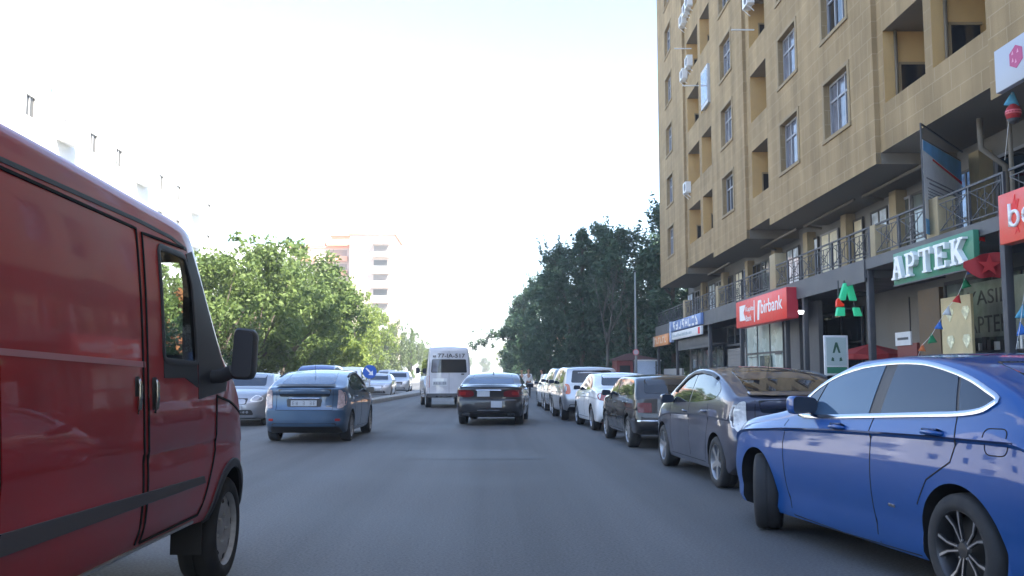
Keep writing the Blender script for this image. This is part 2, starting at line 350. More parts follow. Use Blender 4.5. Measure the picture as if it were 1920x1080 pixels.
def boolean(o, cutter_mb, mats):
    c = link('cutter', cutter_mb.mesh('cutter'), o.parent, mats)
    md = o.modifiers.new('cut', 'BOOLEAN'); md.object = c; md.solver = 'EXACT'; md.operation = 'DIFFERENCE'; md.material_mode = 'TRANSFER'
    dg = bpy.context.evaluated_depsgraph_get(); me = bpy.data.meshes.new_from_object(o.evaluated_get(dg))
    o.modifiers.clear(); o.data = me; bpy.data.objects.remove(c)
def bvh_of(me):
    return BVHTree.FromPolygons([v.co.copy() for v in me.vertices], [tuple(p.vertices) for p in me.polygons])
FR = {'R': (Vector((0, 1, 0)), Vector((0, 0, 1)), Vector((-1, 0, 0))), 'L': (Vector((0, 1, 0)), Vector((0, 0, 1)), Vector((1, 0, 0))),
      'B': (Vector((1, 0, 0)), Vector((0, 0, 1)), Vector((0, 1, 0))), 'F': (Vector((1, 0, 0)), Vector((0, 0, 1)), Vector((0, -1, 0))), 'T': (Vector((1, 0, 0)), Vector((0, 1, 0)), Vector((0, 0, -1)))}
def cast(bvh, fr, a, b, far=6):
    U, V_, D = FR[fr]; p = U * a + V_ * b - D * far; h, n, i, d = bvh.ray_cast(p, D)
    if h is None:
        h, n, i, d = bvh.find_nearest(p + D * (far - .9)); return h, n, False
    return h, n, True
def patch(bvh, fr, poly, name, mat, parent, off=.005, step=.09, thick=.012, sharp=45):
    U, V_, D = FR[fr]; bm = bmesh.new(); bm.faces.new([bm.verts.new((a, b, 0)) for a, b in poly])
    for ax in (0, 1):
        lo = min(p[ax] for p in poly); hi = max(p[ax] for p in poly); n = max(1, int((hi - lo) / step))
        for k in range(1, n):
            co = [0, 0, 0]; no = [0, 0, 0]; co[ax] = lo + (hi - lo) * k / n; no[ax] = 1
            bmesh.ops.bisect_plane(bm, geom=bm.verts[:] + bm.edges[:] + bm.faces[:], plane_co=co, plane_no=no)
    bmesh.ops.triangulate(bm, faces=[f for f in bm.faces if len(f.verts) > 4])
    for v in bm.verts:
        h, n, ok = cast(bvh, fr, v.co.x, v.co.y)
        if n.dot(D) > 0: n = -n
        v.co = h + n * off
    be = [e for e in bm.edges if len(e.link_faces) == 1]
    ex = bmesh.ops.extrude_edge_only(bm, edges=be)
    for v in [g for g in ex['geom'] if isinstance(g, bmesh.types.BMVert)]: v.co += D * thick
    bmesh.ops.recalc_face_normals(bm, faces=bm.faces)
    bm.faces.ensure_lookup_table()
    if sum((f.normal.dot(D) * f.calc_area() for f in bm.faces)) > 0: bmesh.ops.reverse_faces(bm, faces=bm.faces)
    me = bpy.data.meshes.new(name); bm.to_mesh(me); bm.free()
    return link(name, me, parent, mat, True, sharp)
def ribbon(mb, bvh, fr, pts, width, off=.002, h=.004, closed=False, m=0, step=.05):
    D = FR[fr][2]; pp = []
    seq = list(pts) + ([pts[0]] if closed else [])
    for a, b in zip(seq[:-1], seq[1:]):
        L = math.hypot(b[0] - a[0], b[1] - a[1]); n = max(1, int(L / step))
        pp += [(a[0] + (b[0] - a[0]) * k / n, a[1] + (b[1] - a[1]) * k / n) for k in range(n)]
    if not closed: pp.append(seq[-1])
    C = [cast(bvh, fr, *p)[:2] for p in pp]; n = len(C); b0 = len(mb.v)
    for i, (c, nn) in enumerate(C):
        a = C[(i - 1) % n][0] if closed or i else C[i][0]; b = C[(i + 1) % n][0] if closed or i < n - 1 else C[i][0]
        t = (b - a); t = t.normalized() if t.length > 1e-6 else Vector((0, 1, 0))
        if nn.dot(D) > 0: nn = -nn
        s = t.cross(nn).normalized() * width / 2
        mb.v += [tuple(c + s - nn * .004), tuple(c + s + nn * (off + h * .5)), tuple(c + nn * (off + h)), tuple(c - s + nn * (off + h * .5)), tuple(c - s - nn * .004)]
    for i in range(n if closed else n - 1):
        p = b0 + i * 5; q = b0 + ((i + 1) % n) * 5
        for k in range(4): mb.f.append((p + k, p + k + 1, q + k + 1, q + k)); mb.m.append(m)
    return mb

# wheels: unit meshes shared by every car ---------------------------------------------------------
def tyre_mesh():
    w_ = .34; pr = [(-w_, .70), (-w_ * 1.06, .80), (-w_ * .98, .93), (-w_ * .82, .985), (-w_ * .45, 1), (-w_ * .1, 1.0), (-w_ * .08, .985), (w_ * .08, .985), (w_ * .1, 1.0), (w_ * .45, 1), (w_ * .82, .985), (w_ * .98, .93), (w_ * 1.06, .80), (w_ * 1.0, .70), (w_ * .8, .66), (-w_ * .8, .66)]
    return MB().lathe(pr, 40).mesh('tyre')
TYRE = tyre_mesh()
def rim_mesh(kind):
    """outer face towards +x, tyre radius 1; slots: 0 rim, 1 dark, 2 bright"""
    o = .30; mb = MB()
    mb.lathe([(o + .02, .72), (o + .03, .69), (o - .02, .655), (-.28, .60), (-.30, .63), (o - .05, .70)], 40, m=0)
    mb.lathe([(.02, .0), (.02, .62), (-.02, .62), (-.02, 0)], 24, m=1)
    def spoke(a0, r0, a1, r1, w0, w1, x0, x1, m=0, th=.05):
        def pt(a, r, s, wd): return (r * math.cos(a) - s * wd * math.sin(a), r * math.sin(a) + s * wd * math.cos(a))
        b = len(mb.v); q = [(x0, *pt(a0, r0, -1, w0)), (x0, *pt(a0, r0, 1, w0)), (x1, *pt(a1, r1, 1, w1)), (x1, *pt(a1, r1, -1, w1))]
        mb.v += q + [(p[0] - th, p[1], p[2]) for p in q]
        for f in ((0, 1, 2, 3), (7, 6, 5, 4), (0, 4, 5, 1), (1, 5, 6, 2), (2, 6, 7, 3), (3, 7, 4, 0)): mb.f.append(tuple(b + i for i in f)); mb.m.append(m)
    if kind in ('five', 'ten', 'twin'):
        mb.lathe([(o - .02, 0), (o - .025, .13), (o - .09, .17), (o - .12, 0)], 20, m=0)
    if kind == 'five':
        for k in range(5):
            a = 2 * math.pi * k / 5 + .3; spoke(a, .12, a, .68, .10, .075, o - .03, o + .005); spoke(a, .5, a + .13, .68, .05, .04, o - .012, o + .002); spoke(a, .5, a - .13, .68, .05, .04, o - .014, o)
    if kind == 'ten':
        for k in range(10):
            a = 2 * math.pi * k / 10; spoke(a, .12, a, .68, .05, .04, o - .03, o)
    if kind == 'twin':
        for k in range(5):
            for s in (-1, 1):
                a = 2 * math.pi * k / 5 + math.pi / 10
                spoke(a + s * .20, .13, a + s * .17, .45, .030, .028, o - .05, o - .03, 0); spoke(a + s * .17, .44, a + s * .27, .68, .028, .045, o - .03, o + .002, 0)
                spoke(a + s * .205, .15, a + s * .185, .45, .011, .012, o - .046, o - .024, 2, .02); spoke(a + s * .185, .45, a + s * .275, .67, .014, .024, o - .024, o + .007, 2, .02)
        for k in range(5):
            a = 2 * math.pi * k / 5; mb.lathe([(o - .05, 0), (o - .02, .0), (o - .02, .02), (o - .05, .022)], 8, m=2, c=(0, .17 * math.cos(a), .17 * math.sin(a)))
    if kind == 'steel':
        mb.lathe([(o - .10, 0), (o - .05, .0), (o - .05, .12), (o - .10, .20), (o - .03, .44), (o - .05, .58), (o - .10, .66), (o - .16, .66)], 36, m=0)
        for k in range(8):
            a = 2 * math.pi * k / 8; spoke(a, .50, a, .60, .055, .055, o - .027, o - .055, 1, .01)
        for k in range(5):
            a = 2 * math.pi * k / 5 + .2; mb.lathe([(o - .10, 0), (o - .02, .0), (o - .03, .035), (o - .10, .04)], 8, m=2, c=(0, .27 * math.cos(a), .27 * math.sin(a)))
    if kind == 'cover':
        mb.lathe([(o - .06, 0), (o + .0, .0), (o + .0, .16), (o - .02, .34), (o - .005, .60), (o - .04, .67), (o - .1, .66)], 36, m=0)
        for k in range(9):
            a = 2 * math.pi * k / 9; spoke(a, .42, a, .60, .035, .06, o - .005, o + .008, 1, .01)
    return mb.mesh('rim_' + kind)
RIMS = {k: rim_mesh(k) for k in ('five', 'ten', 'twin', 'steel', 'cover')}
RIM_MATS = {'five': m_alloy, 'ten': m_alloy, 'twin': m_darkalloy, 'steel': m_steelrim, 'cover': m_alloy}
TYRE.materials.append(m_rubber)
for k, me in RIMS.items():
    for q in (RIM_MATS[k], m_brake, m_brightalloy if k == 'twin' else RIM_MATS[k]): me.materials.append(q)
    me.polygons.foreach_set('use_smooth', [True] * len(me.polygons)); me.set_sharp_from_angle(angle=R(35))
TYRE.polygons.foreach_set('use_smooth', [True] * len(TYRE.polygons)); TYRE.set_sharp_from_angle(angle=R(50))
def wheel(parent, x, y, rad, rim, steer=0, wid=1.0):
    t = link('wheel', TYRE, parent); t.location = (x, y, rad); t.scale = (rad * wid, rad, rad)
    t.rotation_euler = (random.uniform(0, 6), 0, R(steer) + (math.pi if x < 0 else 0))
    r = link('rim', RIMS[rim], t); return t

class Car:
    def __init__(s, name, label, P, mat, loc, rz, cat='car', group=None, wheels='five', rad=.32, steer=0, cut_extra=None):
        s.root = empty(name, (loc[0], loc[1], 0), R(rz), label, cat, group); s.P = P
        P = dict(shoulder=.022, tuck=.045, scoop=.010, crown=.035, rc=.075, tum=.38, bow=.02, kr=.16, kf=.24); P.update(s.P); s.P = P
        for k in ('top', 'bot', 'hw', 'belt', 'zc', 'rp', 'fp'): P[k] = pch(P[k]) if isinstance(P[k], list) else (lambda v: (lambda _: v))(P[k])
        bm = body_mesh(P); me = bpy.data.meshes.new('body'); bm.to_mesh(me); bm.free()
        s.body = link('body', me, s.root, [mat, m_trim, m_well]); W = max(P['hw'](y) for y in (-1, 0, 1)); s.W = W
        c = MB(); ar = rad + P.get('archgap', .06)
        for wy in P['axles']:
            for sx in (-1, 1):
                c.prism([(wy + ar * math.cos(2 * math.pi * k / 48), rad + ar * math.sin(2 * math.pi * k / 48)) for k in range(48)], sx * W - .31, sx * W + .31, 'x')
        boolean(s.body, c, [m_well])
        s.bvh = bvh_of(s.body.data)
        if cut_extra:
            for ce_ in cut_extra: boolean(s.body, ce_, [m_well])
        me = s.body.data; me.polygons.foreach_set('use_smooth', [True] * len(me.polygons)); me.set_sharp_from_angle(angle=R(32))
        s.mat = mat
        tw = P.get('track', W - .015)
        for i, wy in enumerate(P['axles']):
            for sx in (-1, 1): wheel(s.root, sx * (tw - rad * .36 * P.get('wid', 1.0)), wy, rad, wheels, steer if i == 0 else 0, P.get('wid', 1.0))
    def sides(s, poly, name, mat, which='LR', **k):
        return [patch(s.bvh, f, poly, name, mat, s.root, **k) for f in which]
    def one(s, fr, poly, name, mat, parent=None, **k): return patch(s.bvh, fr, poly, name, mat, parent or s.root, **k)
    def pair(s, fr, poly, name, mat, **k): return [patch(s.bvh, fr, [(x * g, z) for x, z in poly], name, mat, s.root, **k) for g in (-1, 1)]
    def lines(s, name, mat, items, width=.008, off=.0015, h=.001, which='LR', closed=False):
        nm = name[:-1] if name.endswith('s') and not name.endswith('ss') else name
        for f in which:
            for it in items: ribbon(MB(), s.bvh, f, it, width, off, h, closed).build(nm, mat, s.root, smooth=True, sharp=50)
    def handles(s, pos, mat, L=.17, which='LR'):
        for f in which:
            for (y, z) in pos:
                h, n, ok = cast(s.bvh, f, y, z); sx = -1 if f == 'L' else 1
                mb = MB().tube([h + Vector((0, -L / 2, 0)), h + Vector((sx * .028, -L / 2 + .025, .003)), h + Vector((sx * .034, 0, .006)), h + Vector((sx * .028, L / 2 - .025, .003)), h + Vector((0, L / 2, 0))], [.010, .014, .016, .014, .010], 8)
                mb.build('door_handle', mat, s.root, smooth=True)
    def mirrors(s, y, z, mat, size=(.20, .10, .14), out=.12, which='LR'):
        for f in which:
            sx = -1 if f == 'L' else 1; h, n, ok = cast(s.bvh, f, y, z)
            cx = h.x + sx * out; mb = MB(); a, b, c = size
            pr = rounded([(-a / 2, -c / 2), (a / 2, -c / 2 * .75), (a / 2, c / 2 * .8), (-a / 2, c / 2)], .05)
            if sx > 0: pr = [(-q[0], q[1]) for q in pr]
            ks = [(-b / 2, .93), (-b / 2 + .02, 1), (b * .1, 1), (b * .4, .85), (b / 2, .55)]; base = len(mb.v); n_ = len(pr)
            for (yy, sc) in ks: mb.v += [(cx + u * sc, y + yy - .02, z + .05 + v * sc) for u, v in pr]
            for i in range(len(ks) - 1):
                for j in range(n_): mb.f.append((base + i * n_ + j, base + i * n_ + (j + 1) % n_, base + (i + 1) * n_ + (j + 1) % n_, base + (i + 1) * n_ + j)); mb.m.append(0)
            mb.f.append(tuple(base + (len(ks) - 1) * n_ + j for j in range(n_))); mb.m.append(0)
            mb.f.append(tuple(base + j for j in range(n_))); mb.m.append(1)
            mb.bar(h + Vector((-sx * .03, 0, .01)), (cx - sx * .03, y, z + .03), .05, .04, 0)
            mb.build('wing_mirror', [mat, m_tint], s.root, smooth=True, sharp=40)
    def plate(s, fr, x, z, w_=.52, h_=.115, marks=True):
        h, n, ok = cast(s.bvh, fr, x, z); D = FR[fr][2]; y = h.y - D.y * .012
        p = MB().box(x - w_ / 2, x + w_ / 2, min(y, y - D.y * .01), max(y, y - D.y * .01), z - h_ / 2, z + h_ / 2).build('number_plate', m_plate, s.root)
        if marks:
            mb = MB(); yy = y - D.y * .0125; rnd = random.Random(int(x * 99 + z * 999 + s.root.location.x * 50))
            for k in range(7):
                if k in (2, 4): continue
                cx = x + w_ * (-.40 + .133 * k); q = w_ * .035
                for (a, b, c, d) in rnd.sample([(-q, q, .25, .32), (-q, q, -.05, .03), (-q, q, -.32, -.25), (-q, -q * .5, -.3, .3), (q * .5, q, -.3, .3)], 4):
                    mb.box(cx + a, cx + b, min(yy, yy - D.y * .001), max(yy, yy - D.y * .001), z + c * h_, z + d * h_)
            mb.build('plate_marks', m_plateink, p)
        return p
    def antenna(s, y, kind='fin', x=0):
        h, n, ok = cast(s.bvh, 'T', x, y); mb = MB()
        if kind == 'fin': mb.prism([(h.y - .09, h.z - .02), (h.y - .07, h.z + .055), (h.y - .03, h.z + .05), (h.y + .09, h.z - .02)], x - .012, x + .012, 'x')
        else: mb.tube([(x, h.y, h.z - .01), (x, h.y - .09, h.z + .16)], .005, 6)
        mb.build('aerial', m_trim, s.root)
# ------------------------------------------------------------------ vehicles
# --- red panel van beside the camera
p_red = pbr('van_red_paint', (.34, .011, .012), rough=.4, metal=.0, coat=.55, var=.22, scale=1.3, detail=7, spec=.3)
VAN = dict(y0=-3.0, y1=2.46, axles=(1.6, -1.95), tuck=.02, scoop=.008, crown=.03, rc=.085, tum=.095, bow=.01, kr=.05, kf=.34, archgap=.075, track=.965,
    top=[(-3.0, 2.29), (-2.88, 2.37), (-1.5, 2.39), (.2, 2.35), (.6, 2.338), (.84, 2.315), (.93, 2.22), (1.06, 2.03), (1.22, 1.81), (1.45, 1.52), (1.62, 1.385), (1.9, 1.25), (2.2, 1.08), (2.4, .92), (2.46, .80)],
    bot=[(-3.0, .50), (-2.7, .47), (.9, .45), (2.1, .32), (2.46, .34)], hw=[(-3.0, .93), (-2.88, .968), (-2.4, .985), (1.5, .985), (1.95, .955), (2.25, .885), (2.46, .78)],
    belt=1.40, zc=[(-3.0, .98), (1.2, .98), (2.1, .90), (2.46, .68)], rp=0, fp=[(.3, .02), (.5, 0), (.8, .05), (1.2, .1)])
cut = [MB().prism([(.30, 1.47), (.30, 2.08), (1.3, 2.08), (1.75, 1.55), (1.75, 1.47)], -.872, .872, 'x'), MB().prism(rounded([(.27, 1.465), (.275, 2.075), (.70, 2.07), (.80, 1.92), (.83, 1.45)], .05), -1.4, 1.4, 'x')]
van = Car('panel_van', 'dusty red panel van close at the left edge with dark mirror and open-looking cab window', VAN, p_red, (-2.72, 4.78), 0, 'van', wheels='steel', rad=.345, cut_extra=cut)
m_cabglass = clearglass('cab_glass', (.86, .90, .88), 1.35)
van.sides([(.285, 1.48), (.285, 2.06), (.69, 2.06), (.79, 1.92), (.815, 1.47)], 'door_window', m_cabglass, off=-.012, thick=.004) if False else None
for sx in (-1, 1):
    mb = MB().face([(sx * .955, .26, 1.455), (sx * .955, .835, 1.44), (sx * .92, .80, 1.93), (sx * .905, .70, 2.085), (sx * .905, .265, 2.085)])
    mb.build('door_window', m_cabglass, van.root, fix=False)
for f in 'LR':
    van.one(f, [(.845, 1.23), (.855, 1.44), (.815, 1.93), (.74, 2.10), (.86, 2.13), (1.02, 1.93), (1.18, 1.70), (1.30, 1.52), (1.46, 1.36), (1.42, 1.27)], 'quarter_trim', m_trim, off=.004)
    van.one(f, [(.26, 1.36), (.26, 1.455), (.83, 1.44), (.835, 1.30), (.60, 1.36)], 'window_sill_trim', m_trim, off=.004)
    van.one(f, [(-1.42, .735), (-1.42, .815), (.93, .765), (.97, .72)], 'rub_strip', pbr('rub_strip_grey', (.080, .074, .078), .75), off=.014, thick=.02)
    van.one(f, [(-1.455, 1.45), (-1.455, 1.475), (-.02, 1.445), (-.02, 1.415)], 'slide_rail', pbr('slide_rail_glint', (.42, .17, .18), .45), off=.006)  # pinkish rail colour paints the light caught on the track edge
    van.one(f, rounded([(-1.40, .54), (-1.44, 2.135), (-.07, 2.12), (-.065, .54)], .06), 'sliding_door', p_red, off=.004, thick=.012, step=.075)
van.lines('panel_gaps', m_seam, [[(-1.42, .53), (-1.46, 2.15), (-.045, 2.13), (-.04, .53)], [(.02, .53), (.02, 1.6), (.035, 2.12), (.7, 2.13)], [(.02, .53), (.95, .53), (1.18, .9), (1.22, 1.25)], [(1.22, 1.24), (1.5, 1.2), (1.9, 1.1)]], width=.014, off=.006)
van.lines('window_gaskets', m_trim, [rounded([(.262, 1.455), (.267, 2.085), (.705, 2.08), (.81, 1.925), (.838, 1.44)], .05)], width=.035, off=.003, h=.006, closed=True)
van.lines('roof_gutter', m_trim, [[(-2.3, 2.185), (.02, 2.18), (.5, 2.165), (.76, 2.13)]], width=.022, off=.002)
van.lines('sill_edge', m_steel, [[(-1.0, .50), (.0, .50), (.9, .495)]], width=.02, off=.004, h=.01)
van.lines('arch_lip', m_trim, [[(1.6 + .44 * math.cos(a), .345 + .44 * math.sin(a)) for a in [math.pi * k / 20 for k in range(-1, 22)]]], width=.06, off=.004, h=.018)
for f in 'LR':
    sx = -1 if f == 'L' else 1
    for yy, zz in ((-.135, 1.27), (.105, 1.265)):
        h, n, ok = cast(van.bvh, f, yy, zz)
        hb = MB().prism(rounded([(yy - .028, zz - .10), (yy + .028, zz - .10), (yy + .028, zz + .10), (yy - .028, zz + .10)], .02), h.x - sx * .004, h.x + sx * .004).build('door_handle', m_trim, van.root, smooth=True, sharp=40)
        MB().tube([(h.x + sx * .006, yy + .005, zz - .085), (h.x + sx * .016, yy + .005, zz - .06), (h.x + sx * .018, yy + .005, zz), (h.x + sx * .016, yy + .005, zz + .06), (h.x + sx * .006, yy + .005, zz + .085)], [.009, .012, .013, .012, .009], 8).build('grip', pbr('worn_chrome', (.35, .33, .28), .25, metal=.9), hb, smooth=True)
    # tall door mirror on two arms
    mb = MB(); cx = sx * 1.185; pr = rounded([(-.075, -.165), (.06, -.17), (.072, .145), (-.058, .16)], .04)
    if sx < 0: pr = [(-a, b) for a, b in pr]
    ks = [(-.09, .92), (-.075, 1), (.0, 1), (.06, .88), (.09, .6)]; n_ = len(pr)
    for yy, sc in ks: mb.v += [(cx + u * sc, 1.10 + yy, 1.515 + v * sc) for u, v in pr]
    for i in range(4):
        for j in range(n_): mb.f.append((i * n_ + j, i * n_ + (j + 1) % n_, (i + 1) * n_ + (j + 1) % n_, (i + 1) * n_ + j)); mb.m.append(0)
    mb.f.append(tuple(4 * n_ + j for j in range(n_))); mb.m.append(0); mb.f.append(tuple(range(n_))); mb.m.append(0)
    mb.tube([(sx * .93, 1.12, 1.36), (sx * 1.03, 1.12, 1.37), (sx * 1.10, 1.11, 1.40)], .045, 10)
    mr = mb.build('wing_mirror', m_trim, van.root, smooth=True, sharp=40)
    MB().prism([(cx + u * .85, 1.515 + v * .88) for u, v in pr], 1.10 - .094, 1.10 - .088, 'y').build('mirror_glass', pbr('dark_reflection_mirror', (.03, .033, .04), .35, spec=.4), mr)  # dark glass colour stands in for a dark reflection in the mirror
    # mud flap behind the front wheel
    MB().prism([(sx * .74, .26), (sx * .93, .26), (sx * .93, .5), (sx * .74, .5)], 1.12, 1.14, 'y').build('mud_flap', m_rubber, van.root)
van.one('F', rounded([(-.89, 1.46), (.89, 1.46), (.87, 2.12), (-.87, 2.12)], .04), 'windscreen', m_cabglass, off=.002, thick=.004)
van.pair('F', rounded([(.62, .72), (.84, .78), (.80, 1.02), (.58, .92)], .05), 'headlight', m_clear_lens, off=.006)
van.one('F', rounded([(-.5, .6), (.5, .6), (.5, .85), (-.5, .85)], .05), 'grille', m_trim, off=.004)
MB().box(-.78, .78, -.1, .22, 1.30, 1.455).box(.12, .72, .02, .14, 1.36, 1.9).box(-.72, -.12, .02, .14, 1.36, 1.9).build('cab_interior', m_trim, van.root, bevel=.03)
van.pair('B', rounded([(.80, .85), (.92, .85), (.91, 1.35), (.80, 1.35)], .03), 'tail_light', m_red_lens)

# --- blue saloon pulling out of the kerb, close on the right
p_blue = pbr('saloon_blue_paint', (.002, .050, .195), rough=.40, metal=.0, coat=.8, var=.05, scale=1, spec=.2)
FUS = dict(y0=-2.43, y1=2.44, axles=(1.45, -1.40), shoulder=.066, tuck=.075, scoop=.022, crown=.03, rc=.06, tum=.42, bow=.012, kr=.2, kf=.30, archgap=.055, track=.92,
    top=[(-2.43, .98), (-2.34, 1.08), (-2.1, 1.145), (-1.95, 1.235), (-1.7, 1.345), (-1.35, 1.455), (-.95, 1.515), (-.5, 1.535), (0, 1.515), (.25, 1.455), (.62, 1.295), (1.0, 1.115), (1.3, 1.065), (1.9, .985), (2.2, .90), (2.36, .80), (2.44, .70)],
    bot=[(-2.43, .34), (-2.2, .24), (-1.9, .18), (1.9, .17), (2.2, .19), (2.44, .24)],
    hw=[(-2.43, .80), (-2.36, .855), (-2.1, .905), (-1.4, .928), (0, .92), (1.45, .928), (2.0, .89), (2.3, .80), (2.44, .69)],
    belt=[(-2.43, .96), (-2.1, 1.10), (-1.7, 1.155), (-1.0, 1.12), (-.3, 1.085), (.6, 1.03), (1.0, 1.0), (2.44, .8)],
    zc=[(-2.43, .88), (-1.84, 1.00), (-1.06, .99), (0, .96), (.9, .925), (1.8, .86), (2.44, .66)], rp=[(.2, .10), (.5, 0), (.85, .03), (1.1, .06)], fp=[(.2, .06), (.45, 0), (.9, .12)])
blue = Car('saloon_car', 'bright blue car nosing out at the right edge with chrome window surround', FUS, p_blue, (3.53, 7.04), 7.8, wheels='twin', rad=.335, steer=-27)
q = lambda z: 1.03 + (z - 1.03) * .965
DLO = [(.70, 1.05), (.66, 1.16), (.50, 1.275), (.24, 1.372), (-.08, 1.432), (-.46, 1.458), (-.73, 1.458), (-.94, 1.442), (-1.2, 1.398), (-1.42, 1.345), (-1.59, 1.285), (-1.70, 1.238), (-1.66, 1.20), (-1.58, 1.165), (-1.39, 1.138), (-1.04, 1.118), (-.33, 1.078), (.3, 1.045)]
def clip(poly, a, b):
    """part of a side outline between two slanted cuts given as ((y at z=1), slope)"""
    bm = bmesh.new(); bm.faces.new([bm.verts.new((y, z, 0)) for y, z in poly])
    for (y0, sl), sg in ((a, 1), (b, -1)):
        g = bmesh.ops.bisect_plane(bm, geom=bm.verts[:] + bm.edges[:] + bm.faces[:], plane_co=(y0, 1, 0), plane_no=(sg, -sg * sl, 0), clear_inner=True)
    f = max(bm.faces, key=lambda f: f.calc_area()); out = [(v.co.x, v.co.y) for v in f.verts]; bm.free(); return out
dlo = curve(DLO, 3)
blue.sides(dlo, 'window_backing', m_trim, off=.004, step=.05)
blue.sides(clip(dlo, (-.37, -.03), (.50, -.4)), 'front_door_window', pbr('sky_sheen_glass', (.035, .068, .115), .03, spec=.5), off=.009, step=.05)  # front pane's blue base colour paints reflected sky
blue.sides(clip(dlo, (.52, -.4), (2, 0)), 'quarter_window', m_tint, off=.009, step=.05)
blue.sides(clip(dlo, (-1.43, .42), (-.52, -.05)), 'rear_door_window', m_tint, off=.009, step=.05)
blue.sides(clip(dlo, (-3, 0), (-1.46, .42)), 'quarter_window', m_tint, off=.009, step=.05)
blue.lines('chrome_surround', m_chrome, [dlo], width=.034, off=.006, h=.012, closed=True)
blue.lines('panel_gaps', m_seam, [[(-.455, 1.09), (-.46, .4), (-.5, .22)], [(-1.385, 1.13), (-1.42, 1.0), (-1.36, .85), (-1.12, .72), (-1.0, .55)], [(.86, 1.0), (.90, .8), (.86, .4), (.78, .22)], [(-.98, .22), (0, .2), (.78, .22)]], width=.009)
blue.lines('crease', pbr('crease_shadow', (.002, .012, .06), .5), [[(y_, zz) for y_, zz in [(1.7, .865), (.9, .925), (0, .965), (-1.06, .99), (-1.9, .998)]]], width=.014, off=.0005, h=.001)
blue.handles([(-.02, .985), (-1.2, 1.015)], p_blue, .2)
blue.lines('handle_chrome', m_chrome, [[(-.1, 1.0), (.06, .995)], [(-1.28, 1.03), (-1.12, 1.026)]], width=.012, off=.028, h=.012)
blue.mirrors(.52, 1.085, p_blue, (.22, .16, .155), .10)
blue.lines('side_badge', m_chrome, [[(-.74, .50), (-.66, .503)]], width=.02, off=.002, h=.003, which='L')
blue.lines('fuel_flap', m_seam, [rounded([(-1.66, .92), (-1.84, .92), (-1.85, 1.075), (-1.66, 1.07)], .05)], width=.006, closed=True, which='L')
blue.one('F', rounded([(-.66, 1.10), (.66, 1.10), (.56, 1.45), (-.56, 1.45)], .06), 'windscreen', m_tint, off=.004)
blue.one('B', rounded([(-.62, 1.20), (.62, 1.20), (.52, 1.46), (-.52, 1.46)], .06), 'rear_window', m_tint, off=.004)
blue.pair('F', rounded([(.48, .70), (.80, .74), (.84, .83), (.55, .78)], .02), 'headlight', m_clear_lens, off=.005)
blue.one('F', rounded([(-.42, .45), (.42, .45), (.40, .68), (-.40, .68)], .06), 'grille', m_trim, off=.004)
blue.pair('B', rounded([(.42, .88), (.82, .88), (.83, 1.00), (.42, .98)], .03), 'tail_light', m_red_lens)
blue.sides([(2.0, .78), (2.10, .75), (2.12, .84), (1.92, .87)], 'headlight', m_clear_lens, off=.004, step=.05)

# --- fastback hatch, parked dark one and moving blue-grey one
FB = dict(y0=-2.2, y1=2.25, axles=(1.35, -1.35), tuck=.05, scoop=.012, crown=.035, rc=.07, tum=.36, bow=.015, kr=.22, kf=.34, archgap=.05, track=.855,
    top=[(-2.2, 1.0), (-2.14, 1.10), (-2.04, 1.145), (-1.9, 1.165), (-1.4, 1.31), (-.9, 1.425), (-.4, 1.485), (0, 1.495), (.35, 1.455), (.8, 1.29), (1.3, 1.08), (1.6, .99), (2.0, .86), (2.2, .73), (2.25, .62)],
    bot=[(-2.2, .33), (-2.0, .25), (-1.7, .18), (1.8, .17), (2.25, .22)], hw=[(-2.2, .76), (-2.14, .81), (-1.9, .845), (-1.35, .862), (0, .86), (1.35, .862), (1.9, .82), (2.15, .72), (2.25, .62)],
    belt=[(-2.2, .96), (-1.8, 1.03), (-1, 1.02), (0, .98), (.9, .94), (2.25, .7)], zc=[(-2.2, .84), (-1, .86), (.9, .82), (2.25, .6)],
    rp=[(.2, .12), (.42, 0), (.66, 0), (.72, .06), (.95, .09), (1.08, .03), (1.14, 0)], fp=[(.2, .06), (.45, 0), (.9, .12)])
FBD = curve([(1.02, .99), (.62, 1.17), (.3, 1.315), (0, 1.385), (-.4, 1.40), (-.8, 1.375), (-1.2, 1.295), (-1.42, 1.20), (-1.35, 1.10), (-1.0, 1.045), (0, 1.0)], 3)
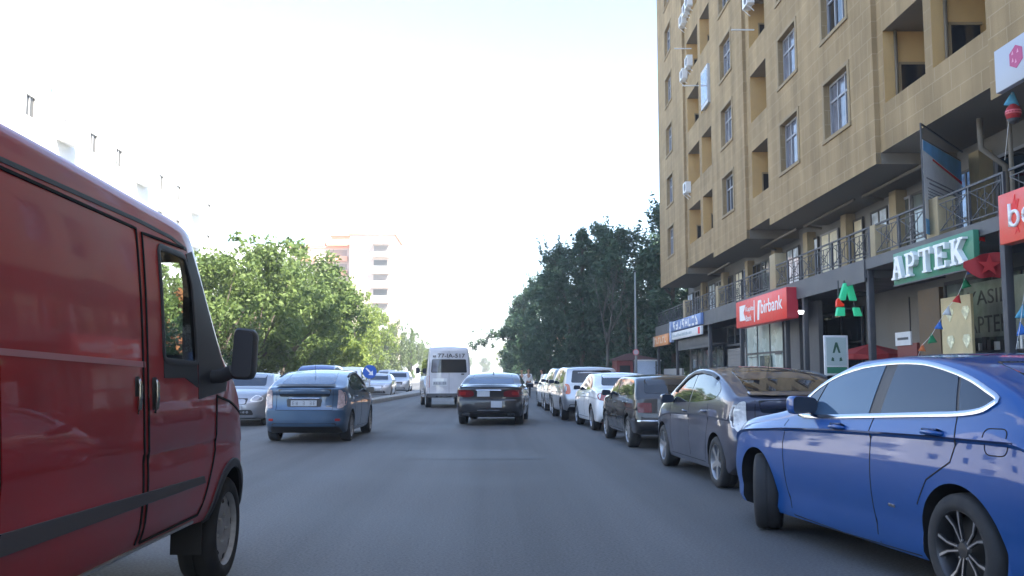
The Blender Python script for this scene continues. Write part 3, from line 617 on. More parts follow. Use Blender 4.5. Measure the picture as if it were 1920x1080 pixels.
def fastback(name, label, paint_m, loc, rz, rear_marks, **k):
    c = Car(name, label, FB, paint_m, loc, rz, rad=.31, **k)
    c.sides(clip(FBD, (-.12, -.1), (.62, -.3)), 'front_door_window', m_glass, off=.004); c.sides(clip(FBD, (.66, -.3), (2, 0)), 'quarter_window', m_glass, off=.004)
    c.sides(clip(FBD, (-2, 0), (-.19, -.1)), 'rear_door_window', m_glass, off=.004)
    c.lines('rain_guard', m_trim, [[(.72, 1.14), (.3, 1.325), (0, 1.395), (-.4, 1.41), (-.85, 1.375), (-1.1, 1.33)]], width=.05, off=.012, h=.016)
    c.lines('panel_gaps', m_seam, [[(-.16, 1.0), (-.16, .3)], [(.86, .96), (.84, .3)], [(-1.06, 1.03), (-1.06, .8), (-.96, .5), (-.88, .3)], [(-.88, .27), (.84, .26)]], width=.008)
    c.handles([(.0, .88), (-.92, .91)], paint_m, .17); c.mirrors(.78, .98, paint_m, (.19, .13, .14), .09)
    c.one('F', rounded([(-.6, 1.10), (.6, 1.10), (.52, 1.42), (-.52, 1.42)], .06), 'windscreen', m_tint, off=.004)
    c.one('B', rounded([(-.56, 1.18), (.56, 1.18), (.47, 1.425), (-.47, 1.425)], .05), 'rear_window', m_rearglass if rear_marks else m_glass, off=.004)
    c.one('B', rounded([(-.60, 1.115), (.60, 1.115), (.58, 1.150), (-.58, 1.150)], .02), 'spoiler', m_trim if rear_marks else paint_m, off=.03, thick=.05)
    c.one('B', rounded([(-.50, .93), (.50, .93), (.54, 1.08), (-.54, 1.08)], .03), 'lower_rear_window', m_glass, off=.004)
    c.pair('B', rounded([(.655, .68), (.76, .70), (.79, .76), (.785, .97), (.73, 1.06), (.67, 1.07)], .03), 'tail_light', m_pink_lens if rear_marks else m_clear_lens, off=.010)
    c.pair('B', rounded([(.67, .69), (.77, .71), (.77, .79), (.67, .78)], .02), 'tail_lens', m_pink_lens if rear_marks else m_clear_lens, off=.014)
    c.sides(rounded([(-1.975, .74), (-1.90, .76), (-1.86, .90), (-1.91, 1.03), (-1.975, 1.0)], .03), 'tail_light', m_pink_lens if rear_marks else m_clear_lens, off=.006)
    c.one('B', rounded([(-.34, .725), (.34, .725), (.36, .885), (-.36, .885)], .03), 'plate_recess', m_trim, off=.002)
    c.plate('B', 0, .80); c.lines('tailgate_gap', m_seam, [[(-.57, 1.08), (-.57, .66), (.57, .66), (.57, 1.08)]], which='B')
    c.lines('boot_trim', m_chrome, [[(-.30, .895), (.30, .895)]], width=.022, off=.004, h=.012, which='B')
    c.lines('rear_badge', m_chrome, [[(.44, .74), (.55, .74)]], width=.02, off=.003, h=.003, which='B')
    c.one('B', rounded([(-.62, .27), (.62, .27), (.66, .40), (-.66, .40)], .05), 'bumper_skirt', m_trim, off=.006)
    c.pair('B', rounded([(.62, .44), (.72, .44), (.72, .49), (.62, .49)], .015), 'reflector', m_red_lens, off=.005)
    c.pair('F', curve([(.45, .64), (.68, .66), (.72, .8), (.56, .82)], 3), 'headlight', m_clear_lens, off=.006)
    c.antenna(-1.0 if rear_marks else -.9, 'rod'); return c
p_bg = paint('blue_grey_paint', (.046, .086, .145), .45); p_dg = paint('graphite_paint', (.05, .055, .085), .6, .15)
fb1 = fastback('hatchback_car', 'blue-grey fastback hatchback driving ahead on the left with clear tail lights', p_bg, (-3.68, 20.9), -1.0, True, wheels='ten')
fb2 = fastback('hatchback_car', 'dark graphite fastback parked at the kerb directly in front of the bright blue car', p_dg, (3.58, 12.75), 2.8, False, wheels='five')

# --- black saloon ahead in the lane
p_black = paint('black_paint', (.010, .010, .012), .2)
BS = dict(y0=-2.4, y1=2.4, axles=(1.42, -1.38), tuck=.05, scoop=.018, crown=.035, rc=.07, tum=.45, bow=.015, kr=.16, kf=.3, archgap=.05, track=.90,
    top=[(-2.4, .98), (-2.34, 1.05), (-2.2, 1.085), (-1.75, 1.10), (-1.55, 1.13), (-1.0, 1.33), (-.55, 1.42), (-.1, 1.44), (.3, 1.40), (1.05, 1.06), (1.5, .99), (2.1, .86), (2.3, .74), (2.4, .62)],
    bot=[(-2.4, .34), (-2.1, .22), (1.9, .17), (2.4, .22)], hw=[(-2.4, .80), (-2.33, .86), (-2.1, .90), (-1.4, .92), (0, .915), (1.4, .915), (2.0, .87), (2.3, .77), (2.4, .66)],
    belt=[(-2.4, .95), (-1.5, 1.02), (0, .99), (1.0, .96), (2.4, .7)], zc=[(-2.4, .86), (-1, .88), (1, .84), (2.4, .6)], rp=[(.2, .12), (.45, 0), (.68, .02), (.74, .08), (1.05, .04)], fp=[(.2, .06), (.45, 0), (.9, .12)])
SD = curve([(.80, 1.02), (.35, 1.245), (.05, 1.335), (-.4, 1.36), (-.8, 1.31), (-1.15, 1.18), (-1.32, 1.09), (-1.1, 1.05), (0, 1.02)], 3)
bs = Car('saloon_car', 'black saloon in the middle of the lane with wide dark red tail lights', BS, p_black, (.22, 27.25), -5.0, wheels='ten', rad=.33)
bs.sides(clip(SD, (-.17, -.05), (2, 0)), 'front_door_window', m_glass); bs.sides(clip(SD, (-2, 0), (-.25, -.05)), 'rear_door_window', m_glass)
bs.one('B', rounded([(-.66, 1.12), (.66, 1.12), (.53, 1.385), (-.53, 1.385)], .06), 'rear_window', m_rearglass, off=.004)
bs.one('B', rounded([(-.80, 1.02), (.80, 1.02), (.76, 1.07), (-.76, 1.07)], .02), 'boot_lip', p_black, off=.03, thick=.04)
bs.pair('B', curve([(.42, .80), (.66, .77), (.90, .80), (.91, .94), (.70, .96), (.44, .93)], 3), 'tail_light', m_dkred_lens, off=.008)
bs.pair('B', rounded([(.62, .82), (.80, .82), (.80, .91), (.62, .92)], .03), 'tail_lens', m_red_lens, off=.011)
bs.sides(rounded([(-2.23, .80), (-2.03, .82), (-2.0, .90), (-2.23, .94)], .02), 'tail_light', m_dkred_lens, off=.006)
bs.lines('boot_trim', m_chrome, [[(-.34, .955), (.34, .955)]], width=.03, off=.004, h=.014, which='B'); bs.plate('B', -.14, .86, .34, .15, False)
bs.plate('B', .22, .58, .30, .17, False); bs.lines('bumper_gap', m_seam, [[(-.88, .72), (.88, .72)], [(-.42, .76), (-.42, 1.0)], [(.42, .76), (.42, 1.0)]], which='B')  # lower pale plate stands in for a whitish reflection on the bumper
bs.one('B', rounded([(-.7, .25), (.7, .25), (.62, .38), (-.62, .38)], .05), 'diffuser', m_trim, off=.01); bs.pair('B', rounded([(.50, .28), (.70, .28), (.70, .36), (.50, .36)], .03), 'exhaust_tip', m_chrome, off=.03)
bs.lines('bumper_strip', m_chrome, [[(-.3, .42), (.3, .42)]], width=.02, off=.006, which='B'); bs.antenna(-.62); bs.mirrors(.68, 1.0, p_black); bs.handles([(-.02, .93), (-1.0, .96)], m_chrome)
bs.one('F', rounded([(-.62, 1.08), (.62, 1.08), (.52, 1.38), (-.52, 1.38)], .06), 'windscreen', m_glass)

# --- generic saloon / hatch used for the kerbside row and oncoming cars
GS = dict(y0=-2.25, y1=2.25, axles=(1.36, -1.26), tuck=.05, scoop=.012, crown=.035, rc=.07, tum=.40, bow=.015, kr=.18, kf=.3, archgap=.05, track=.85,
    top=[(-2.25, .93), (-2.18, 1.02), (-1.7, 1.07), (-1.45, 1.11), (-.9, 1.36), (-.45, 1.435), (.05, 1.44), (.35, 1.39), (1.05, 1.04), (1.5, .97), (2.05, .84), (2.2, .72), (2.25, .62)],
    bot=[(-2.25, .34), (-2.0, .22), (1.8, .18), (2.25, .23)], hw=[(-2.25, .76), (-2.18, .82), (-1.9, .85), (0, .865), (1.4, .862), (1.9, .82), (2.15, .73), (2.25, .64)],
    belt=[(-2.25, .9), (-1.4, .99), (0, .96), (1.0, .93), (2.25, .68)], zc=[(-2.25, .80), (-1, .83), (1, .80), (2.25, .58)], rp=[(.2, .1), (.45, 0), (.7, .03), (1, .07)], fp=[(.2, .06), (.45, 0), (.9, .12)])
HB = dict(GS, y0=-2.1, y1=2.1, axles=(1.28, -1.24), tum=.24, kr=.14, kf=.26, track=.87,
    top=[(-2.1, 1.12), (-2.06, 1.28), (-1.96, 1.46), (-1.8, 1.575), (-1.3, 1.62), (-.4, 1.64), (.1, 1.62), (.45, 1.54), (1.05, 1.17), (1.35, 1.09), (1.9, .98), (2.05, .85), (2.1, .72)],
    bot=[(-2.1, .42), (-1.9, .30), (1.8, .24), (2.1, .3)], hw=[(-2.1, .80), (-2.04, .85), (-1.8, .875), (0, .885), (1.3, .882), (1.8, .83), (2.05, .72), (2.1, .66)],
    belt=[(-2.1, 1.05), (0, 1.04), (1.0, 1.02), (2.1, .8)], zc=[(-2.1, .86), (1, .84), (2.1, .64)], rp=[(.3, .06), (.6, 0), (.95, .07), (1.3, .10), (1.6, .1)])
HD = curve([(.88, 1.10), (.45, 1.42), (.1, 1.50), (-.5, 1.52), (-1.2, 1.50), (-1.6, 1.44), (-1.62, 1.2), (-1.5, 1.13), (0, 1.08)], 3)
WG = dict(GS, y0=-2.05, y1=2.05, axles=(1.24, -1.22), tum=.30, kr=.10, kf=.2, track=.83,
    top=[(-2.05, .94), (-2.0, .99), (-1.9, 1.06), (-1.55, 1.30), (-1.42, 1.345), (-1.0, 1.37), (-.3, 1.38), (.1, 1.365), (.4, 1.30), (1.0, 1.0), (1.3, .95), (1.9, .86), (2.02, .76), (2.05, .66)],
    hw=[(-2.05, .76), (-2.0, .81), (-1.8, .835), (0, .845), (1.3, .84), (1.85, .80), (2.02, .73), (2.05, .70)], belt=[(-2.05, .90), (0, .92), (1.0, .90), (2.05, .7)], zc=[(-2.05, .74), (1, .72), (2.05, .6)],
    bot=[(-2.05, .36), (-1.9, .27), (1.8, .22), (2.05, .28)])
WD = curve([(.78, .98), (.40, 1.20), (.1, 1.285), (-.5, 1.30), (-1.2, 1.285), (-1.45, 1.22), (-1.6, 1.06), (-1.5, .99), (0, .965)], 3)
def common(c, dl, split, mat, hz=.9, mir=(.75, .98), glass=m_glass):
    c.sides(clip(dl, (split + .04, -.05), (3, 0)), 'front_door_window', glass); c.sides(clip(dl, (-3, 0), (split - .04, -.05)), 'rear_door_window', glass)
    c.lines('panel_gaps', m_seam, [[(split, hz + .05), (split, .34)], [(.9, hz), (.88, .34)], [(.86, .3), (-.8, .3)], [(-1.05, hz + .05), (-.8, .4)]], width=.01)
    c.handles([(split + .16, hz), (split - .75, hz + .02)], mat, .17); c.mirrors(mir[0], mir[1], mat, (.19, .12, .13), .09)
def saloon(label, mat, loc, rz, **k):
    c = Car('saloon_car', label, GS, mat, loc, rz, rad=.31, **k); common(c, curve([(y, z - .01) for y, z in [(.80, .99), (.35, 1.235), (.05, 1.335), (-.4, 1.355), (-.8, 1.30), (-1.12, 1.17), (-1.28, 1.06), (-1.1, 1.02), (0, .985)]], 3), -.2, mat)
    c.one('F', rounded([(-.6, 1.06), (.6, 1.06), (.52, 1.38), (-.52, 1.38)], .06), 'windscreen', m_tint, off=.004); c.one('B', rounded([(-.6, 1.10), (.6, 1.10), (.5, 1.38), (-.5, 1.38)], .06), 'rear_window', m_glass, off=.004)
    c.pair('F', curve([(.44, .66), (.70, .66), (.74, .76), (.56, .82)], 3), 'headlight', m_head_on, off=.006); c.one('F', rounded([(-.36, .58), (.36, .58), (.40, .74), (-.40, .74)], .04), 'grille', m_trim, off=.005)
    c.one('F', rounded([(-.55, .30), (.55, .30), (.5, .44), (-.5, .44)], .05), 'air_intake', m_trim, off=.005); c.plate('F', 0, .50)
    c.pair('B', curve([(.46, .76), (.76, .76), (.78, .92), (.50, .90)], 3), 'tail_light', m_red_lens, off=.006); c.plate('B', 0, .78); return c
def hatch(name, label, mat, loc, rz, cat='car', P=HB, **k):
    c = Car(name, label, P, mat, loc, rz, cat=cat, rad=.33, **k); common(c, HD, -.25, mat, 1.0, (.82, 1.10))
    c.one('F', rounded([(-.64, 1.17), (.64, 1.17), (.56, 1.55), (-.56, 1.55)], .06), 'windscreen', m_tint, off=.004); c.one('B', rounded([(-.64, 1.13), (.64, 1.13), (.58, 1.50), (-.58, 1.50)], .06), 'rear_window', m_glass, off=.004)
    c.pair('F', curve([(.44, .76), (.74, .76), (.76, .88), (.56, .94)], 3), 'headlight', m_head_on, off=.006); c.one('F', rounded([(-.38, .66), (.38, .66), (.42, .86), (-.42, .86)], .04), 'grille', m_trim, off=.005)
    c.one('F', rounded([(-.6, .36), (.6, .36), (.55, .5), (-.55, .5)], .05), 'air_intake', m_trim, off=.005); c.plate('F', 0, .58)
    c.pair('B', curve([(.66, .82), (.85, .82), (.86, 1.06), (.70, 1.08)], 3), 'tail_light', m_orange_lens, off=.008); c.sides(rounded([(-1.94, .84), (-1.82, .86), (-1.84, 1.06), (-1.94, 1.06)], .02), 'tail_light', m_orange_lens, off=.006)
    c.plate('B', 0, .84); c.one('B', rounded([(-.7, .38), (.7, .38), (.7, .50), (-.7, .50)], .04), 'bumper_skirt', m_trim, off=.006); return c
p_white = paint('white_paint', (.62, .63, .65), 0, .06); p_silver = paint('silver_paint', (.40, .41, .43), .6, .08); p_pearl = paint('pearl_paint', (.56, .58, .60), .15, .05); p_greysil = paint('grey_silver_paint', (.25, .26, .285), .5, .08)
PARK = 'cars parked along the right kerb'
for c in (fb2,): c.root['group'] = PARK
wg = Car('estate_car', 'low black estate car parked behind the white saloon with a pale reflecting rear window', WG, p_black, (3.44, 18.9), 2.5, group=PARK, rad=.30, wheels='cover')
common(wg, WD, -.2, p_black, .82, (.70, .95)); wg.one('B', rounded([(-.62, 1.03), (.62, 1.03), (.56, 1.30), (-.56, 1.30)], .05), 'rear_window', m_glass, off=.004)
wg.pair('B', rounded([(.52, .68), (.77, .68), (.77, .86), (.52, .86)], .02), 'tail_light', m_dkred_lens, off=.006); wg.plate('B', .32, .70); wg.lines('bumper_strip', m_chrome, [[(-.78, .53), (.78, .53)]], width=.03, off=.01, which='B')
wg.one('F', rounded([(-.6, 1.02), (.6, 1.02), (.52, 1.29), (-.52, 1.29)], .06), 'windscreen', m_glass); wg.lines('side_strip', m_chrome, [[(-1.9, .55), (-1.6, .55)], [(-.85, .55), (.85, .55)]], width=.025, off=.006)
saloon('white saloon parked at the kerb just beyond the low black estate car', p_white, (3.36, 24.3), 2.5, group=PARK, wheels='five')
hatch('hatchback_car', 'silver tall hatchback with orange tail lights parked beyond the white saloon', p_silver, (3.04, 29.35), 2.0, group=PARK, wheels='cover')
saloon('pearl white saloon parked two cars beyond the silver hatchback with orange lights', p_pearl, (3.02, 38.8), 1.5, group=PARK, wheels='cover')
hatch('hatchback_car', 'silver-grey hatchback parked between the silver hatchback and the farthest pearl saloon', p_greysil, (3.05, 34.0), 1.5, group=PARK, wheels='five')
# oncoming carriageway
ON = 'oncoming cars beyond the median'
c = saloon('silver saloon facing the camera with a bright headlamp beside the red van mirror', p_greysil, (-6.85, 27.0), 181, group=ON, wheels='five')
c.one('F', curve([(.50, .68), (.66, .69), (.68, .76), (.57, .79)], 3), 'lit_lamp', pbr('lit_headlamp', (.8, .8, .75), .2, emit=(1, .95, .85), estr=1.6), off=.012)
saloon('dark green saloon half hidden behind the silver saloon near the red van mirror', paint('dark_green_paint', (.03, .06, .055), .3), (-9.5, 33.5), 180, group=ON, wheels='five')
HBt = dict(HB, top=[(y, z * 1.09 if z > 1.1 else z) for y, z in HB['top']])
hatch('people_carrier', 'dark blue people carrier with roof just showing over the blue-grey hatchback', paint('navy_paint', (.02, .05, .19), .3), (-6.95, 38.0), 180, 'car', HBt, group=ON, wheels='cover')
hatch('people_carrier', 'white people carrier facing the camera to the left of the round blue sign', p_white, (-7.3, 48.3), 180, 'car', HBt, group=ON, wheels='cover')
saloon('silver saloon facing the camera directly behind the round blue sign', p_silver, (-6.5, 55.5), 181, group=ON, wheels='five')
hatch('hatchback_car', 'pale silver hatchback facing the camera just left of the white minibus', p_silver, (-6.42, 66.5), 181, group=ON, wheels='five')
hatch('people_carrier', 'grey tall car with roof showing behind the two silver oncoming cars', p_greysil, (-8.6, 79.0), 180, 'car', HBt, group=ON, wheels='cover')
# --- white minibus
BUS = dict(y0=-2.75, y1=2.75, axles=(1.75, -1.65), tuck=.025, scoop=.01, crown=.03, rc=.07, tum=.09, bow=.012, kr=.05, kf=.3, archgap=.06, track=.90,
    top=[(-2.75, 2.36), (-2.66, 2.48), (-2.3, 2.53), (.6, 2.53), (1.0, 2.44), (1.3, 2.2), (1.75, 1.5), (1.95, 1.35), (2.3, 1.2), (2.7, .95), (2.75, .85)],
    bot=[(-2.75, .50), (-2.5, .44), (2.3, .34), (2.75, .36)], hw=[(-2.75, .88), (-2.66, .915), (-2.3, .93), (1.9, .93), (2.3, .88), (2.75, .75)], belt=1.35, zc=[(-2.75, .95), (2, .95), (2.75, .7)], rp=[(.4, 0), (.7, .04), (1.3, .06), (2.5, .16)], fp=[(.3, 0), (1.2, .1)])
p_bus = paint('bus_white_paint', (.42, .42, .45), 0, .08)
bus = Car('minibus', 'white high-roofed minibus ahead in the left lane with black number on its back', BUS, p_bus, (-1.95, 40.6), 7.5, 'minibus', rad=.34, wheels='steel')
bw = rounded([(-.74, 1.45), (.74, 1.45), (.70, 2.0), (-.70, 2.0)], .05)
bus.one('B', bw, 'rear_window', m_glass, off=.006); bus.one('B', [(-.70, 1.48), (-.48, 1.48), (-.40, 1.97), (-.68, 1.97)], 'curtain', m_curtain, off=.009); bus.sides(rounded([(-2.4, 1.45), (-2.4, 2.0), (.3, 2.0), (.3, 1.45)], .06), 'side_window', m_glass); bus.sides(rounded([(.45, 1.4), (.45, 2.0), (.95, 2.0), (1.35, 1.5), (1.4, 1.38)], .06), 'door_window', m_glass)
bus.pair('B', rounded([(.80, .85), (.90, .85), (.885, 1.32), (.80, 1.32)], .02), 'tail_light', m_red_lens, off=.006); bus.plate('B', -.38, 1.02, .56, .14)
bus.one('B', rounded([(-.68, .90), (-.08, .90), (-.08, 1.22), (-.68, 1.22)], .04), 'tailgate_recess', p_pearl, off=.002); bus.one('B', rounded([(-.88, .50), (.88, .50), (.88, .60), (-.88, .60)], .03), 'bumper', m_fascia, off=.05, thick=.06)
bus.lines('door_gap', m_seam, [[(0, .62), (0, 2.35)], [(-.80, .62), (-.80, 2.3)], [(.80, .62), (.80, 2.3)]], which='B'); bus.mirrors(1.45, 1.5, m_trim, (.18, .12, .30), .16)
MB().prism(rounded([(.50, 1.36), (.62, 1.36), (.62, 1.42), (.50, 1.42)], .02), -2.72, -2.69, 'y').build('tailgate_handle', m_trim, bus.root)
def text_mesh(body, w_, h_, depth=.006, center=True, bold=0.0):
    cu = bpy.data.curves.new('text', 'FONT'); cu.body = body; cu.size = 1; cu.extrude = depth / 2; cu.offset = bold; cu.resolution_u = 3
    o = bpy.data.objects.new('text', cu); S.collection.objects.link(o)
    me = bpy.data.meshes.new_from_object(o.evaluated_get(bpy.context.evaluated_depsgraph_get())); bpy.data.objects.remove(o)
    xs = [v.co.x for v in me.vertices]; ys = [v.co.y for v in me.vertices]; x0, x1, y0, y1 = min(xs), max(xs), min(ys), max(ys)
    sx = w_ / (x1 - x0); sy = h_ / (y1 - y0)
    for v in me.vertices: v.co.x = (v.co.x - x0) * sx - w_ / 2; v.co.y = (v.co.y - y0) * sy - h_ / 2
    return me
def text(body, w_, h_, mat, parent, loc, ex, ey, name='lettering', depth=.006, bold=.0):
    me = text_mesh(body, w_, h_, depth, bold=bold); ex = Vector(ex); ey = Vector(ey); M = Matrix((ex, ey, ex.cross(ey))).transposed()
    for v in me.vertices: v.co = M @ v.co + Vector(loc)
    return link(name, me, parent, mat)
hy = cast(bus.bvh, 'B', 0, 2.15)[0].y
text('77-IA-517', 1.12, .17, m_ink, bus.root, (.10, hy - .010, 2.15), (1, 0, 0), (0, .16, .987), bold=.015); text('az', .13, .08, m_ink, bus.root, (-.60, hy - .010, 2.12), (1, 0, 0), (0, .16, .987), bold=.02)
# ------------------------------------------------------------------ right-hand apartment block
FA = -math.atan(.0245); FO = Vector((9.9, 0, 0)); FM = Matrix.Translation(FO) @ Matrix.Rotation(FA, 4, 'Z')
def fp_(d, y, z): return FM @ Vector((d, y, z))
def fthing(name, d, y, z, label, cat, group=None):
    """an Empty on the facade whose local axes run inwards, along the street, up"""
    p = fp_(d, y, z); return empty(name, p, FA, label, cat, group)
blk = empty('apartment_building', FO, FA, 'tall sandstone apartment block with recessed balconies over a row of street shops', 'building')
FLO = 3.2; NF = 9; Z0 = 8.7; TOP = 38.5; DIN = 2.2
zones = [  # y0, y1, bottom, inset, [(window centre)], [(balcony y0, y1)]
    (51.25, 59.9, 7.05, 0, [55.9], []), (44.1, 51.25, 7.4, .14, [], [(47.6, 50.7), (44.5, 47.0)]), (37.85, 44.1, 7.05, 0, [40.9], []), (34.4, 37.85, 7.42, .14, [], [(34.6, 37.25)]),
    (24.15, 34.4, 7.05, 0, [31.7, 27.0], []), (18.2, 24.15, 7.36, .14, [], [(21.35, 23.75), (18.5, 20.95)]), (8.0, 18.2, 7.0, 0, [15.2, 11.0], []), (2.0, 8.0, 7.36, .14, [], [(2.4, 4.6), (5.1, 7.6)]), (-16, 2.0, 7.0, 0, [-1, -5, -9, -13], []), (-34, -16, 7.0, 0, [-20, -24, -28], [])]
wall = MB(); wins = []; bals = []
for (y0, y1, zb, ins, wc, bc) in zones:
    ops = [(c - 1.0, c + 1.0, Z0 + FLO * k, Z0 + FLO * k + 1.75, .24, 'w') for c in wc for k in range(NF)] + [(a, b, Z0 - .08 + FLO * k, Z0 + FLO * k + 1.9, 1.5, 'b') for a, b in bc for k in range(NF)]
    ys = sorted({y0, y1, *[o[0] for o in ops], *[o[1] for o in ops]}); zs = sorted({zb, TOP, *[o[2] for o in ops], *[o[3] for o in ops]})
    for i in range(len(ys) - 1):
        for j in range(len(zs) - 1):
            cy, cz = (ys[i] + ys[i + 1]) / 2, (zs[j] + zs[j + 1]) / 2
            if any(o[0] < cy < o[1] and o[2] < cz < o[3] for o in ops): continue
            wall.face([(ins, ys[i], zs[j]), (ins, ys[i], zs[j + 1]), (ins, ys[i + 1], zs[j + 1]), (ins, ys[i + 1], zs[j])], 0)
    for (a, b, c, d, dep, kd) in ops:
        m = 0 if kd == 'w' else 1; e = ins + dep
        wall.face([(ins, a, c), (e, a, c), (e, a, d), (ins, a, d)], m).face([(ins, b, d), (e, b, d), (e, b, c), (ins, b, c)], m)
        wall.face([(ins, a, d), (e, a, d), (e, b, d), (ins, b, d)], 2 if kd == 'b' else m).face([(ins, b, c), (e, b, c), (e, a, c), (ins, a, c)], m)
        if kd == 'b': wall.face([(e, a, c - .95), (e, a, d), (e, b, d), (e, b, c - .95)], 1)
        if kd == 'w': wins.append((ins, (a + b) / 2, c))
        else: bals.append((ins, a, b, c, d))
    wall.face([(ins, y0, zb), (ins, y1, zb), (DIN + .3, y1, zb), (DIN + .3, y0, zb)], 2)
for (ya, yb_) in zip(zones[:-1], zones[1:]):       # little side faces where the bays step in and out
    y = ya[0]; lo = min(ya[2], yb_[2]); hi = max(ya[2], yb_[2])
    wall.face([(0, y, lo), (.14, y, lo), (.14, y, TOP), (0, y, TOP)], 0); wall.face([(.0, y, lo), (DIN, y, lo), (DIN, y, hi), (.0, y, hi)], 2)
wall.face([(0, 59.9, 7.05), (18, 59.9, 7.05), (18, 59.9, TOP), (0, 59.9, TOP)], 0); wall.face([(0, -34, 7), (18, -34, 7), (18, -34, TOP), (0, -34, TOP)], 0)
wall.face([(18, -34, 0), (18, 59.9, 0), (18, 59.9, TOP), (18, -34, TOP)], 0); wall.face([(0, -34, TOP), (18, -34, TOP), (18, 59.9, TOP), (0, 59.9, TOP)], 2)
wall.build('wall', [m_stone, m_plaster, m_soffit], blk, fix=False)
# parapet backs so the balcony fronts have thickness
for (ins, a, b, c, d) in bals:
    if a > 2 and c < 33: MB().box(ins + .003, ins + .16, a - .02, b + .02, c - 1.0, c - .004).build('parapet', m_plaster, blk)
def window_unit():
    f = MB(); s = .05
    f.box(-.05, .02, -1.0, -.93, 0, 1.75).box(-.05, .02, .93, 1.0, 0, 1.75).box(-.05, .02, -.93, .93, 0, .07).box(-.05, .02, -.93, .93, 1.68, 1.75)
    f.box(-.045, .02, -.93, .93, 1.14, 1.21); f.box(-.047, .02, -.35, -.28, .07, 1.68).box(-.047, .02, .28, .35, .07, 1.68)
    return f.mesh('window')
W0 = window_unit(); W0.materials.append(m_pvc)
P0 = MB().face([(0, -.97, .03), (0, -.97, 1.72), (0, .97, 1.72), (0, .97, .03)]).mesh('pane', False); P0.materials.append(m_curtain)
P1 = P0.copy(); P1.materials.clear(); P1.materials.append(m_glass)
T0 = MB().box(-.21, -.163, -1.2, 1.2, -.12, -.005).box(-.185, -.163, -1.17, -1.003, 0, 1.75).box(-.185, -.163, 1.003, 1.17, 0, 1.75).box(-.19, -.163, -1.17, 1.17, 1.753, 1.86).mesh('surround'); T0.materials.append(m_surround)
rnd = random.Random(3); nwin = 0
for (ins, c, z) in wins:
    if c < 5 or z > 31: continue
    o = link('window', W0, blk); o.location = (ins + .22, c, z)
    p = link('pane', P0 if rnd.random() < .75 else P1, o); t = link('sill', T0, o); t.location = (-.06, 0, 0)
for (ins, c, z) in wins:
    if not (c < 5 or z > 31): continue
    if rnd.random() < 2: wall_win = link('window', P0, blk); wall_win.location = (ins + .23, c, z)
# balcony contents: a door and a window in the back wall, a drain pipe, clothes rails
for i, (ins, a, b, c, d) in enumerate(bals):
    if a < 0 or c > 33: continue
    e = ins + 1.5; MB().box(e - .04, e - .003, a + .35, a + 1.05, c - .95, d - .25).build('balcony_door', m_glass, blk); MB().box(e - .04, e - .003, b - .95, b - .3, c + .0, d - .3).build('balcony_window', m_glass, blk)
    if i % 3 != 1:
        side = MB().box(ins + .45, ins + 1.15, b - .035, b - .003, c - .3, c + 1.05).box(ins + .40, ins + .449, b - .05, b - .003, c - .3, c + 1.1, 1).box(ins + .40, ins + 1.2, b - .05, b - .003, c + 1.051, c + 1.12, 1).build('balcony_window', [m_glass, m_surround], blk)
    if a < 26: MB().tube([(ins + .3, b - .10, c - .9), (ins + .3, b - .10, d)], .05, 8).build('drain_pipe', m_brownpipe, blk, smooth=True)
    if a < 26: MB().tube([(e - .14, b - .14, c - .9), (e - .14, b - .14, d)], .055, 8).build('drain_pipe', m_brownpipe, blk, smooth=True)
# open gallery under the overhang: slab, fascia, piers, iron railings, posts
gs = MB().box(-.02, DIN, -34, 25.1, 4.28, 4.58).box(-.02, DIN, 25.1, 62, 4.05, 4.58).box(-.06, -.023, 25.12, 31.2, 3.95, 4.55).box(-.06, -.023, 39.6, 62, 3.85, 4.55)
gs.build('gallery_slab', m_fascia, blk)
MB().box(DIN, DIN + .25, -34, 61.9, .1, 7.5).build('back_wall', m_shopwall, blk)
for y, z0, z1, w_ in ((21.05, 4.583, 5.5, .62), (24.6, 4.583, 5.45, .34), (34.2, 4.583, 5.9, .75), (43.6, 4.583, 5.6, .5), (52.0, 4.583, 5.6, .5)): MB().box(.0, .42, y - w_ / 2, y + w_ / 2, z0, z1).build('parapet_pier', m_pier, blk, bevel=.01)
for (ya, yb_) in ((17.9, 20.7), (21.4, 24.4), (24.8, 33.8), (34.6, 43.3), (43.9, 51.7), (52.3, 61.6), (12, 17.7)):
    n = max(1, round((yb_ - ya) / 1.55)); st = (yb_ - ya) / n
    for k in range(n):
        r = MB(); a = ya + st * k; b = a + st; x = .03
        r.bar((x, a, 5.43), (x, b, 5.43), .05, .045).bar((x, a, 4.68), (x, b, 4.68), .03).bar((x, a, 5.30), (x, b, 5.30), .02)
        r.bar((x, a + .03, 4.56), (x, a + .03, 5.43), .055).bar((x, a + .14, 4.68), (x, a + .14, 5.43), .025)
        r.bar((x, a + .14, 4.68), (x, b, 5.30), .018).bar((x, a + .14, 5.30), (x, b, 4.68), .018)
        m_ = (a + b + .14) / 2; r.bar((x, m_, 4.68), (x, m_, 5.30), .018)
        rr = [(x, m_ + .17 * math.cos(t), 4.99 + .17 * math.sin(t)) for t in [2 * math.pi * q_ / 12 for q_ in range(13)]]
        r.tube(rr, .009, 5, cap=False)
        for q_ in (.25, .75): r.bar((x, a + .14 + (b - a - .14) * q_, 4.68), (x, a + .14 + (b - a - .14) * q_, 5.30), .014)
        r.build('railing', m_iron, blk)
for y in (11.5, 18.1, 25.13, 30.8, 32.9, 39.4, 45.75, 54.8, 61.8):
    MB().box(.02, .18, y - .09, y + .09, .1, 4.04 if y > 25.2 else 4.276).box(-.02, .22, y - .13, y + .13, .1, .3).build('post', m_iron, blk, bevel=.008)
